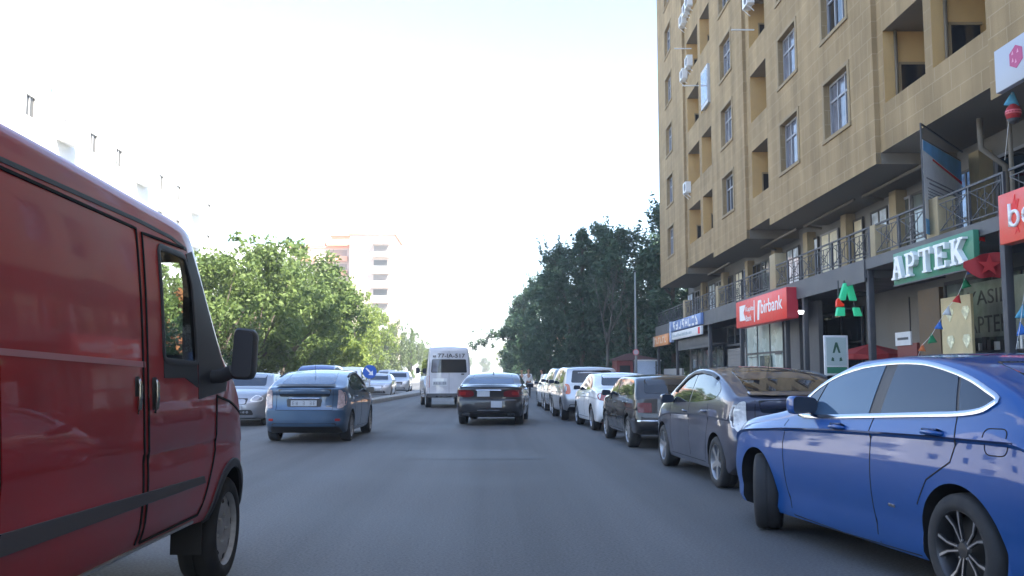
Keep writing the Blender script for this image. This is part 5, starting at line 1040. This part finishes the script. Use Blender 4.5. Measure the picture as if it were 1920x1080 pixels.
wl.face([(0, 0, 0), (0, 0, LH), (-13, 0, LH), (-13, 0, 0)]).face([(0, LL, 0), (-13, LL, 0), (-13, LL, LH), (0, LL, LH)]).face([(0, 0, LH), (0, LL, LH), (-13, LL, LH), (-13, 0, LH)]).face([(-13, 0, 0), (-13, 0, LH), (-13, LL, LH), (-13, LL, 0)])
wl.build('wall', m_whitewall, lb_, fix=False); wn = 0
for (a, b, c, d, e) in ops:
    if e < .25:
        if c > 6: MB().box(-.20, -.12, a + .003, b - .003, c + .003, d - .003).box(-.119, -.09, (a + b) / 2 - .03, (a + b) / 2 + .03, c + .004, d - .004, 1).build('window', [m_blockglass, m_white], lb_)
    else:
        pass
        MB().box(.002, .75, a - .2, b + .2, c - .16, c - .02).box(.69, .75, a - .2, b + .2, c - .018, c + .85).box(.002, .688, a - .2, a - .14, c - .018, c + .85).box(.002, .688, b + .14, b + .2, c - .018, c + .85).build('balcony', m_whitewall, lb_)
MB().box(-13.0, .0, 0, LL, LH + .003, LH + .25).build('roof', m_whitewall, lb_)
for (yy, zz) in ((13, 1.6), (21, 1.1), (33, 1.5)): MB().tube([(-2, yy, LH + .25), (-2, yy, LH + .25 + zz)], .03, 5).bar((-2, yy - .5, LH + zz), (-2, yy + .5, LH + zz), .03).build('roof_aerial', m_iron, lb_)
def far_block(name, label, x0, x1, y0, dep, h, bays, mat, extra=None):
    r = empty(name, (x0, y0, 0), 0, label, 'building'); W_ = x1 - x0
    MB().box(0, W_, 0, dep, 0, h).build('wall', mat, r)
    MB().box(-.3, W_ + .3, -.3, dep + .3, h + .003, h + .4).build('roof', mat if not extra else extra, r); return r
fbk = far_block('apartment_tower', 'pale sunlit apartment tower rising above the left trees with a column of balconies', -28.8, -19.6, 190, 16, 30.4, 1, pbr('warm_render', (.40, .32, .27), .8), m_peach)
for k in range(9):
    z = 2.2 + 3.05 * k; shut = (k == 7)
    MB().box(5.0, 7.9, -.05, -.003, z + .1, z + 1.5).build('window', m_shadowwin if k in (7, 5, 3) else pbr('loggia_shade', (.16, .145, .13), .7), fbk)  # flat dark panels paint the shade inside the loggia recesses
    b = MB().box(4.8, 8.4, -1.1, -.06, z - .95, z - .8).box(4.8, 8.4, -1.1, -1.02, z - .797, z + .1)
    if not shut: b.box(4.8, 8.4, -1.15, -.06, z + 1.75, z + 1.88)
    b.build('balcony', m_whitewall, fbk)
    for a in (.8, 2.6): MB().box(a, a + 1.1, -.05, -.003, z, z + 1.4).build('window', pbr('far_pale_glass', (.45, .45, .46), .3), fbk) if k < 2 else None
MB().box(2.0, 3.6, 2, 4, 30.81, 31.5).box(6.6, 7.6, 2, 4, 30.81, 31.2).build('roof_housing', pbr('roof_grey', (.30, .25, .24), .8), fbk)
fb3 = far_block('apartment_tower', 'pale block with coral balconies stepping back left of the sunlit tower', -43, -29.4, 198, 14, 28.6, 1, pbr('warm_pale_render', (.46, .38, .33), .8), m_peach)
st = MB()
for k in range(6, 9):
    z = 2.2 + 3.05 * k
    MB().box(8.4, 12.6, -1.2, -.003, z - .9, z + .15).build('balcony', m_peach, fb3); MB().box(8.6, 12.4, -.06, -.004, z + .2, z + 1.6).build('window', pbr('far_shade_glass', (.22, .17, .14), .4), fb3)
    MB().box(2.0, 5.6, -1.2, -.003, z - .9, z + .15).build('balcony', m_whitewall if k < 8 else m_peach, fb3); MB().box(2.2, 5.4, -.06, -.004, z + .2, z + 1.5).build('window', pbr('far_shade_glass', (.30, .26, .24), .4), fb3)
MB().box(8.2, 13.2, -1.4, 6, 29.03, 29.4).box(9, 13, -.4, 5, 29.41, 31.2).box(8.6, 13.4, -.9, 5.4, 31.21, 31.5).box(3.5, 7.5, -.4, 5, 29.02, 30.4).build('penthouse', m_peach, fb3)
far_block('apartment_tower', 'farthest white block barely showing above the left trees', -66, -44, 212, 14, 31.0, 1, m_whitewall)

bk = far_block('apartment_building', 'plain tan block added unseen behind the camera to darken reflections in the cars', -46, 8.5, -86, 12, 23, 1, pbr('tan_render', (.24, .20, .15), .85, var=.1))  # added block, out of view, gives the car bodies something dark to mirror
for k in range(7):
    for j in range(11): MB().box(2.0 + j * 4.8, 3.8 + j * 4.8, 12.003, 12.06, 1.2 + 3.1 * k, 2.9 + 3.1 * k).build('window', m_glass, bk)
# ------------------------------------------------------------------ trees
def leaf_crown(name, seed, clumps, n, size, mat, up=.35, thin=1.0, out=.5):
    """clumps: (centre, radius); many small leaf faces filling the clumps"""
    r = random.Random(seed); V = []; F = []; tot = sum(c[1] ** 2.2 for c in clumps)
    for c, rad in clumps:
        k = int(n * rad ** 2.2 / tot)
        for _ in range(k):
            d = Vector((r.gauss(0, 1), r.gauss(0, 1), r.gauss(0, 1))).normalized(); p = Vector(c) + d * rad * (r.random() ** .45)
            nrm = (Vector((r.gauss(0, 1), r.gauss(0, 1), r.gauss(0, 1))) + d * out + Vector((0, 0, up))).normalized()
            t = nrm.orthogonal().normalized(); a = r.uniform(0, 6.28); b = nrm.cross(t); t, b = t * math.cos(a) + b * math.sin(a), b * math.cos(a) - t * math.sin(a)
            s = size * r.choice((.55, .7, .85, 1.0, 1.2, 1.5)); i = len(V)
            V += [tuple(p - t * s * .5), tuple(p + b * s * .28 * thin), tuple(p + t * s * .6), tuple(p - b * s * .28 * thin)]; F.append((i, i + 1, i + 2, i + 3))
    me = bpy.data.meshes.new(name); me.from_pydata(V, [], F); me.update()
    for m in (mat if isinstance(mat, list) else [mat]): me.materials.append(m)
    return me
def deciduous(seed, h, rx, trunk_h, n, size, mat, nc=26, shape=1.0, rust=False):
    r = random.Random(seed); cl = []; cz = (h + trunk_h) / 2 + .2; rz = (h - trunk_h) / 2
    for k in range(nc):
        while True:
            q = Vector((r.uniform(-1, 1), r.uniform(-1, 1), r.uniform(-1, 1)))
            if .25 < q.length < 1: break
        w_ = 1 - .45 * max(0, q.z) ** 1.5 * shape
        cl.append((Vector((q.x * rx * w_ * .86, q.y * rx * w_ * .86, cz + q.z * rz * .88)), rx * r.uniform(.17, .34)))
    for k in range(int(nc * .5)):   # loose sprays on the outline
        a = r.uniform(0, 6.28); e = r.uniform(-.4, 1.3); q = Vector((math.cos(a) * math.cos(e), math.sin(a) * math.cos(e), math.sin(e)))
        cl.append((Vector((q.x * rx * .98, q.y * rx * .98, cz + q.z * rz * 1.0)), rx * r.uniform(.08, .16)))
    crown = leaf_crown('crown', seed, cl, n, size, mat)
    tb = MB(); fork = trunk_h * 1.15; tr = .045 * h ** .8 * .55
    tb.tube([(0, 0, -.05), (.03, .02, fork * .5), (0, .05, fork), (.06, 0, fork + (h - fork) * .5)], [tr * 1.3, tr, tr * .85, tr * .35], 9)
    for c, rad in cl[:12]:
        s = Vector((0, .03, fork * r.uniform(.75, 1.1))); m_ = s.lerp(c, .5) + Vector((0, 0, .25)); tb.tube([s, m_, c], [tr * .5, tr * .3, tr * .1], 6)
    return crown, tb.mesh('trunk')
def conifer(seed, h, rx, trunk_h, n, size, mat, tips=26, top_sharp=.8, lean=0):
    r = random.Random(seed); cl = []
    for k in range(70):
        t = r.random(); z = trunk_h + (h - trunk_h) * t; rr = rx * (1 - t ** 1.6 * top_sharp) * (.55 + .45 * min(1, t * 4)); a = r.uniform(0, 6.28); q = r.random() ** .5
        cl.append((Vector((math.cos(a) * rr * q * .85 + lean * t, math.sin(a) * rr * q * .85, z)), rx * r.uniform(.20, .36) * (1 - .40 * t)))
    for k in range(tips):           # upswept branch ends breaking the outline
        t = r.uniform(.1, 1); z = trunk_h + (h - trunk_h) * t; rr = rx * (1 - t ** 1.6 * top_sharp); a = r.uniform(0, 6.28)
        q = 7 if t > .6 else 5
        for j in range(q): cl.append((Vector((math.cos(a) * (rr * .85 + j * .09) + lean * t, math.sin(a) * (rr * .85 + j * .09), z + j * .26)), .27 - .03 * j))
    crown = leaf_crown('crown', seed, cl, n, size, mat, up=.6, thin=.55, out=1.0)
    tb = MB(); tr = .02 * h
    tb.tube([(0, 0, -.05), (.02, 0, trunk_h), (lean * .5, .03, h * .6), (lean, 0, h * .95)], [tr * 1.1, tr * .8, tr * .5, .02], 9)
    for c, rad in cl[:26]: s = Vector((lean * (c.z / h), 0, max(trunk_h * .8, c.z - .9))); tb.tube([s, c], [tr * .28, .02], 5)
    return crown, tb.mesh('trunk')
def plant(kind, proto, loc, sc, rz, label, group=None, crown_mat=None, bark=None, cat='tree'):
    o = empty(kind, loc, rz, label, cat, group); o.scale = sc if isinstance(sc, tuple) else (sc, sc, sc)
    t = link('trunk', proto[1], o); c = link('crown', proto[0], o)
    if crown_mat:
        c.material_slots[0].link = 'OBJECT'; c.material_slots[0].material = crown_mat
    return o
D = [deciduous(20 + i, 9.0, 3.5, 1.5, 9200, .25, m_leaf, 36) for i in range(3)]
for c, t in D: t.materials.append(m_bark); t.polygons.foreach_set('use_smooth', [True] * len(t.polygons))
LT = 'leafy trees along the left pavement'
left = [(-13.9, 33, 5.0, 0, m_leaf, 'nearest leafy green tree, seen through the red van window'), (-14.2, 48, 7.9, 1, m_leaf, 'leafy green tree rising just beyond the red van windscreen'), (-13.6, 54, 9.4, 2, m_leaf, 'tallest bright green tree above the van mirror'), (-14.2, 64, 10.2, 0, m_leaf, 'broad green tree with gaps above the blue-grey hatchback roof'),
        (-14.0, 74, 11.0, 1, m_leaf, 'green tree in front of the coral balconies'), (-15.6, 87, 11.4, 2, m_leaf, 'tall tree at the left foot of the sunlit tower'), (-14.9, 103, 10.4, 0, m_leaf_y, 'yellow-green tree beneath the sunlit tower balconies'), (-14.2, 118, 9.9, 1, m_leaf_y, 'bright yellow-green tree right of the tower'),
        (-13.6, 136, 9.2, 2, m_leaf_o, 'olive grey tree left of the minibus'), (-13.4, 158, 8.4, 0, m_leaf_o, 'far olive tree touching the minibus outline'), (-13.4, 190, 8.0, 1, m_leaf, 'farthest left tree showing beside the minibus roof')]
for i, (x, y, h, k, m, lb) in enumerate(left): plant('street_tree', D[k], (x, y, .1), (h / 9 * (1.0 if i < 5 else .74), h / 9 * (1 if i < 5 else .8), h / 9), i * 1.3, lb, LT, m)
for i, (x, y, h, lb) in enumerate([(-17.2, 45, 6.6, 'back row tree filling the gap behind the van mirror'), (-17.6, 58, 8.6, 'back row tree between the two tallest left trees'), (-17.4, 80, 9.6, 'back row tree behind the coral balcony tree')]): plant('street_tree', D[i], (x, y, .1), h / 9, 2 + i, lb, LT, m_leaf)
CY = None
rs = deciduous(77, 4.2, 1.4, 1.2, 1500, .24, m_leaf_rust, 10); rs[1].materials.append(m_bark)
plant('rusty_tree', rs, (-15.6, 45.5, .1), (1, 1, 1.22), 0, 'small rust-leaved tree among the green trees above the van mirror'); plant('rusty_tree', rs, (-16.4, 66, .1), (1, 1, 1.15), 2, 'small rust-leaved tree above the blue-grey hatchback')
bsh = deciduous(55, 2.6, 1.7, .3, 4200, .16, m_bush, 22); bsh[1].materials.append(m_bark); BG = 'dark bushes along the left pavement'
for i, (x, y, s, m, lb) in enumerate([(-14.2, 37.5, 1.45, m_bush, 'big dark bush directly behind the van mirror'), (-14.0, 47, 1.0, m_bush, 'dark green bush above the silver oncoming saloon'), (-14.0, 57, 1.5, m_leaf, 'light green bush above the blue-grey hatchback roof'), (-14.0, 69, 1.7, m_leaf, 'light green bush above the white people carrier'), (-13.9, 80, 1.9, m_leaf_y, 'yellow-green bush left of the round blue sign'),
        (-13.8, 93, 1.9, m_leaf_y, 'yellow-green bush above the round blue sign'), (-13.6, 108, 1.5, m_leaf_o, 'olive bush above the two oncoming silver cars'), (-13.4, 125, 1.5, m_leaf_o, 'pale olive bush left of the minibus')]): plant('bush', bsh, (x, y, .1), s, i * .9, lb, BG, m, cat='bush')
CO = [conifer(90, 12.5, 3.7, 1.3, 19000, .34, m_pine), conifer(91, 12.5, 3.6, 1.2, 19000, .34, m_pine, 30, .7), conifer(92, 12.5, 1.9, 1.2, 9000, .30, m_pine, 14, .85), conifer(93, 12.5, 4.3, 2.0, 19000, .34, m_pine, 30, .55, lean=-1.2)]
for c, t in CO: t.materials.append(m_bark); t.polygons.foreach_set('use_smooth', [True] * len(t.polygons))
plant('cypress', CO[2], (-12.9, 156, .1), (.55, .55, 9.0 / 12.5), 0, 'pointed dark green cypress left of the minibus', None, m_leaf)
RT = 'dark trees beyond the right-hand block'
right = [(13.2, 65, 13.2, 1, 1.0, 'dark tree touching the far corner of the sandstone block'), (10.8, 68, 12.0, 3, .95, 'dark pine behind the lamp post'), (9.2, 72, 13.0, 0, 1.0, 'tallest dark pine with upswept tips'), (6.9, 75, 11.6, 3, 1.0, 'wide dark pine left of the tallest pine'), (7.3, 71, 12.6, 2, 1.0, 'narrow dark cypress with a sharp tip'),
         (5.6, 82, 11.2, 0, .95, 'dark pine leaning over the parked cars'), (4.9, 88, 10.4, 1, .95, 'outer dark pine with branches over the road'), (10.5, 84, 13.2, 1, 1.1, 'dark pine at the back between the tallest ones'), (3.9, 99, 10.4, 0, 1.05, 'dark pine at the left edge of the dark grove'), (14.5, 76, 13.0, 0, 1.1, 'dark pine at the back beside the block'), (3.6, 112, 9.4, 1, 1.0, 'small dark tree at the road edge beyond the grove')]
for i, (x, y, h, k, wd, lb) in enumerate(right): plant('pine_tree', CO[k], (x, y, .1), (h / 12.5 * wd, h / 12.5 * wd, h / 12.5), i * 1.7 if k != 3 else .2 * i, lb, RT)
# low side branch reaching over the road
cl = []; r_ = random.Random(4)
for t in [i / 13 for i in range(14)]: cl.append((Vector((-t * 4.6, r_.uniform(-.5, .5), 5.1 - .5 * t + .5 * math.sin(t * 5) + r_.uniform(-.3, .3)), ), .60 - .28 * t))
for t in (.55, .75, .95): cl.append((Vector((-t * 4.6, 0, 5.9 - .4 * t)), .2)); cl.append((Vector((-t * 4.4, .2, 4.1)), .30))
lt_ = (leaf_crown('crown', 4, cl + [(Vector((.4, 0, 6.2)), 1.1), (Vector((0.3, 0, 4.8)), .9), (Vector((.6, .2, 3.6)), .8)], 3600, .26, m_pine, up=.5, thin=.6), MB().tube([(1.2, 0, -.05), (1.1, 0, 3), (.6, 0, 5.2)], [.16, .13, .08], 8).tube([(.9, 0, 4.2), (-1.5, 0, 5.0), (-4.3, 0, 4.6)], [.09, .06, .02], 7).mesh('trunk')); lt_[1].materials.append(m_palebark)
plant('pine_tree', lt_, (2.9, 90, .1), 1, 0, 'pale-stemmed tree with a long low branch hanging out over the road', RT)
gt = [(5.2, 150, 7.5, m_leaf_y, 'sunlit yellow-green tree far down the right side of the road'), (4.6, 190, 8, m_leaf_y, 'sunlit tree at the far end of the road on the right'), (6.5, 128, 7.0, m_leaf, 'mid green tree beyond the dark grove')]
for i, (x, y, h, m, lb) in enumerate(gt): plant('street_tree', D[i], (x, y, 0), h / 9, i, lb, 'sunlit trees far down the road', m)
for i, (x, y, h, m, lb) in enumerate([(-9, 330, 10, m_leaf_o, 'hazy tree at the far end of the road behind the minibus'), (-1.5, 400, 9, m_leaf_o, 'hazy tree at the far end of the road above the black saloon'), (8, 360, 10, m_leaf_o, 'hazy tree at the far end of the road on the right')]): plant('street_tree', D[i], (x, y, 0), h / 9, i, lb, 'trees closing the end of the road', m)
br = MB(); r_ = random.Random(6)
def limb(p, d, L, rad, dep):
    q = p + d * L; br.tube([p, p.lerp(q, .5) + Vector((r_.uniform(-.1, .1), 0, r_.uniform(-.05, .1))) * L * .3, q], [rad, rad * .8, rad * .55], 6)
    if dep:
        for _ in range(3): limb(p.lerp(q, r_.uniform(.6, 1)), (d + Vector((r_.uniform(-.7, .7), r_.uniform(-.7, .7), r_.uniform(-.1, .5)))).normalized(), L * .62, rad * .5, dep - 1)
limb(Vector((0, 0, -.05)), Vector((.02, 0, 1)), 4.3, .13, 4)
o = br.build('bare_tree', pbr('grey_bark', (.085, .08, .07), .9), None, smooth=True); o.location = (8.3, 64.5, .1); tag(o, 'bare pale-barked tree in front of the dark pines', 'tree')

# ------------------------------------------------------------------ street furniture, kiosk
o = empty('round_sign', (-5.45, 42.6, .2), 0, 'round blue sign with white slanting arrow on the median nose', 'traffic sign')
MB().lathe([(-.012, 0), (-.012, .31), (.0, .318), (.012, .31), (.012, 0)], 32, 'y', c=(0, 0, 1.30)).build('disc', pbr('sign_blue', (.012, .085, .40), .35), o, smooth=True, sharp=40)
ar = MB(); stroke2 = lambda a, b, wd: ar.prism([((a[0] + n.x), (a[1] + n.y)) for n in ()] or [tuple(Vector(a) + Vector((-(Vector(b) - Vector(a)).y, (Vector(b) - Vector(a)).x)).normalized() * wd / 2), tuple(Vector(b) + Vector((-(Vector(b) - Vector(a)).y, (Vector(b) - Vector(a)).x)).normalized() * wd / 2), tuple(Vector(b) - Vector((-(Vector(b) - Vector(a)).y, (Vector(b) - Vector(a)).x)).normalized() * wd / 2), tuple(Vector(a) - Vector((-(Vector(b) - Vector(a)).y, (Vector(b) - Vector(a)).x)).normalized() * wd / 2)], -.016, -.0125, 'y')
stroke2((-.17, 1.47), (.06, 1.24), .07); ar.prism([(.16, 1.14), (.14, 1.36), (-.06, 1.16)], -.0165, -.0125, 'y'); ar.build('arrow', m_letter, o)
MB().tube([(0, .03, 0), (0, .03, 1.55)], .03, 10).build('pole', m_steel, o, smooth=True)
o = empty('lamp_post', (9.85, 61.0, .13), 0, 'slim grey lamp post in front of the dark pines beside the block', 'lamp post')
MB().tube([(0, 0, 0), (0, 0, 4), (0, 0, 8.1)], [.09, .07, .05], 10).build('pole', pbr('pole_grey', (.20, .21, .21), .6), o, smooth=True); MB().box(-.11, .11, -.11, .11, 0, .35).build('base', m_iron, o, bevel=.01)
s = MB().lathe([(-.01, 0), (-.01, .21), (.01, .21), (.01, 0)], 24, 'y', c=(-.02, -.12, 2.72)).build('round_sign', pbr('sign_red_ring', (.45, .12, .13), .5), o); MB().lathe([(-.004, 0), (-.004, .155), (.004, .155), (.004, 0)], 24, 'y', c=(-.02, -.137, 2.72)).build('sign_face', pbr('sign_pale', (.38, .34, .37), .5), s)
MB().lathe([(0, 0), (0, .07), (.08, .12), (.12, .0)], 12, 'z', c=(0, 0, 8.08)).build('cap', m_iron, o)
o = empty('street_post', (4.95, 91, .12), 0, 'pale grey post rising in front of the dark trees left of the parked cars', 'post'); MB().tube([(0, 0, 0), (0, 0, 4.4)], [.14, .11], 10).build('shaft', pbr('post_pale', (.25, .25, .24), .7), o, smooth=True); MB().box(-.16, .16, -.16, .16, 0, .4).build('base', m_kerb, o, bevel=.01)
o = empty('kiosk', (9.0, 64.2, .1), 0, 'dark red kiosk with sloping roof beside the lamp post', 'kiosk')
MB().box(0, 1.15, 0, 2.4, 0, 2.25).build('wall', pbr('kiosk_red', (.17, .035, .03), .6, var=.15), o); MB().prism([(-.15, 2.26), (2.9, 2.26), (2.9, 2.36), (.9, 2.75), (-.15, 2.36)], -.2, 2.6, 'y').build('roof', pbr('kiosk_roof', (.10, .05, .05), .7), o); MB().box(.2, .95, -.03, -.003, 1.0, 1.9).build('hatch', m_glass, o)
o = empty('site_cabin', (10.25, 63.8, .1), 0, 'pale blue-grey cabin wall between the red kiosk and the shops', 'cabin')
MB().box(0, 1.75, 0, 2.4, 0, 2.2).build('wall', pbr('cabin_pale', (.36, .42, .52), .5, var=.05), o); MB().box(-.06, 1.81, -.06, 2.46, 2.203, 2.3).build('roof', m_offwhite, o); MB().box(1.40, 1.48, -.06, -.003, 0, 2.2).build('corner_post', m_iron, o)
# fence along the grove, seen between the trunks
o = empty('park_fence', (3.9 + 1.6, 66, .13), 0, 'low dark park fence behind the parked cars', 'fence'); f = MB()
for k in range(23): f.bar((0, k * 2, 0), (0, k * 2, 1.2), .07)
f.build('post', m_iron, o); f = MB()
for z in (.25, 1.1): f.bar((0, 0, z), (0, 44, z), .04)
for k in range(176): f.bar((0, k * .25, .25), (0, k * .25, 1.1), .018)
f.build('bars', m_iron, o)
o = empty('garden_wall', (9.2, 78, 0), 0, 'sunlit orange building glimpsed low between the grove trunks', 'building'); MB().box(-1, 9, 30, 36, 0, 5.5).build('wall', pbr('orange_render', (.55, .30, .16), .8), o); MB().box(-1.3, 9.3, 29.7, 36.3, 5.503, 5.8).build('roof', m_peach, o)
for a in (.5, 3.5, 6.5): MB().box(a, a + 1.3, 29.93, 29.997, 1.2, 3.2).build('window', m_shadowwin, o)

# ------------------------------------------------------------------ people standing at the road edge
def skinned(name, verts, edges, radii, mats, root, sub=2):
    me = bpy.data.meshes.new(name); me.from_pydata(verts, edges, []); o = bpy.data.objects.new(name, me); S.collection.objects.link(o)
    sm = o.modifiers.new('skin', 'SKIN'); sb = o.modifiers.new('sub', 'SUBSURF'); sb.levels = sub; sb.render_levels = sub
    for v, r in zip(me.skin_vertices[0].data, radii): v.radius = r if isinstance(r, tuple) else (r, r)
    me.skin_vertices[0].data[0].use_root = True
    dg = bpy.context.evaluated_depsgraph_get(); m2 = bpy.data.meshes.new_from_object(o.evaluated_get(dg)); bpy.data.objects.remove(o)
    return link(name, m2, root, mats, True)
m_skin = pbr('skin', (.33, .19, .13), .55); m_hair = pbr('dark_hair', (.012, .010, .009), .6); m_shirt = pbr('white_cotton', (.66, .66, .70), .8, var=.05); m_trouser = pbr('dark_trousers', (.030, .032, .042), .8); m_shoe = pbr('shoes', (.015, .014, .013), .5)
def person(loc, rz, label, arm=(.10, .12), stride=.12, shirt=m_shirt):
    o = empty('person', (loc[0], loc[1], 0), R(rz), label, 'person'); a0, a1 = arm
    P = dict(pel=(0, 0, .95), bel=(0, .01, 1.10), che=(0, .02, 1.32), nec=(0, .015, 1.50), nk2=(0, .03, 1.55), hd1=(0, .05, 1.62), hd2=(0, .035, 1.72), hd3=(0, .03, 1.77))
    V = []; E = []; Rr = []; ix = {}
    def add(n, p, r, to=None):
        ix[n] = len(V); V.append(p); Rr.append(r)
        if to: E.append((ix[to], ix[n]))
    add('pel', P['pel'], (.145, .11)); add('bel', P['bel'], (.13, .10), 'pel'); add('che', P['che'], (.15, .11), 'bel'); add('nec', P['nec'], (.06, .058), 'che'); add('nk2', P['nk2'], .053, 'nec'); add('hd1', P['hd1'], (.068, .08), 'nk2'); add('hd2', P['hd2'], (.076, .092), 'hd1'); add('hd3', P['hd3'], (.05, .06), 'hd2')
    for s, an, n in ((-1, a0, 'l'), (1, a1, 'r')):
        add('sh' + n, (s * .175, .01, 1.42), .058, 'che'); add('el' + n, (s * .235, .02 - .5 * an, 1.14), .043, 'sh' + n); add('wr' + n, (s * .245, .10 + an * .6, .90), .028, 'el' + n); add('pm' + n, (s * .24, .13 + an * .7, .83), (.022, .036), 'wr' + n)
        for k, (fy, fl) in enumerate(((-.030, .055), (-.010, .066), (.010, .062), (.030, .05))):
            add('f%d%s' % (k, n), (s * .235, .13 + an * .7 + fy + .012, .79), .0095, 'pm' + n); add('g%d%s' % (k, n), (s * .222, .14 + an * .7 + fy + .018, .79 - fl), .008, 'f%d%s' % (k, n))
        add('t0' + n, (s * .225, .17 + an * .7, .82), .010, 'pm' + n); add('t1' + n, (s * .215, .19 + an * .7, .785), .0085, 't0' + n)
        st = s * stride
        add('hp' + n, (s * .09, st * .2, .88), .092, 'pel'); add('kn' + n, (s * .095, st * .9 + .02, .49), .06, 'hp' + n); add('an' + n, (s * .10, st * 1.1 - .03, .085), .036, 'kn' + n); add('to' + n, (s * .11, st * 1.1 + .13, .035), (.035, .028), 'an' + n)
    b = skinned('body', V, E, Rr, [m_skin], o, 1)
    # clothes follow the same joints, a little wider
    def part(name, names, grow, mat, ext=()):
        mp = {n: i for i, n in enumerate(names)}; vv = [V[ix[n]] for n in names]; ee = [(mp[k1], mp[k2]) for k1 in mp for k2 in mp if (ix[k1], ix[k2]) in E]; rr = [tuple((q if isinstance(q, tuple) else (q, q))[i] * grow + .008 for i in (0, 1)) for q in [Rr[ix[n]] for n in names]]
        return skinned(name, vv, ee, rr, [mat], o, 1)
    part('shirt', ['pel', 'bel', 'che', 'nec', 'shl', 'ell', 'wrl', 'shr', 'elr', 'wrr'], 1.10, shirt); part('trousers', ['pel', 'hpl', 'knl', 'anl', 'hpr', 'knr', 'anr'], 1.08, m_trouser)
    for n in 'lr': part('shoe', ['an' + n, 'to' + n], 1.15, m_shoe)
    hm = MB(); hb = bmesh.new(); bmesh.ops.create_uvsphere(hb, u_segments=16, v_segments=10, radius=1)
    for v in hb.verts: v.co = Vector((v.co.x * .092, v.co.y * .108 - .012 + .035, v.co.z * .10 + 1.735))
    bmesh.ops.delete(hb, geom=[v for v in hb.verts if v.co.z < 1.66 or (v.co.y > .075 and v.co.z < 1.765)], context='VERTS')
    me = bpy.data.meshes.new('hair'); hb.to_mesh(me); hb.free(); link('hair', me, o, m_hair, True)
    fc = MB().prism([(-.012, 1.675), (.012, 1.675), (.008, 1.72), (-.008, 1.72)], .115, .152, 'y'); fc.build('nose', m_skin, o, smooth=True)
    fe = MB(); [fe.box(s * .033 - .012, s * .033 + .012, .118, .126, 1.712, 1.722) for s in (-1, 1)]; fe.box(-.022, .022, .118, .128, 1.645, 1.652); fe.build('eyes_and_mouth', m_hair, o)
    for s in (-1, 1): MB().lathe([(-.012, 0), (-.012, .026), (.012, .03), (.012, 0)], 10, 'x', c=(s * .082, .035, 1.70)).build('ear', m_skin, o, smooth=True)
    return o
for (loc, rz, lb, arm, st_, sc) in [((1.98, 54.0), 172, 'person in a white shirt seen from behind, left one of the roadside pair', (.02, .05), .05, .93), ((2.40, 54.7), 190, 'person in a white shirt seen from behind, right one of the roadside pair', (.05, .1), .04, .95), ((3.10, 52.5), 80, 'person in a white shirt turned sideways beside the farthest parked car', (.22, .05), .16, .93)]:
    o = person(loc, rz, lb, arm, st_); o.scale = (sc, sc, sc)
# ------------------------------------------------------------------ air: far things fade a little
hz = MB().box(-905, 905, -205, 1505, -1.2, 46).build('haze', None, None); hz.data.materials.clear()
hm = bpy.data.materials.new('haze'); hm.use_nodes = True; t = hm.node_tree; t.nodes.remove(t.nodes['Principled BSDF'])
pv = t.nodes.new('ShaderNodeVolumePrincipled'); pv.inputs['Color'].default_value = (.97, .97, .98, 1); pv.inputs['Density'].default_value = .0008; pv.inputs['Anisotropy'].default_value = .3
t.links.new(pv.outputs[0], t.nodes['Material Output'].inputs['Volume']); hz.data.materials.append(hm); tag(hz, kind='stuff')
S.cycles.volume_bounces = 1
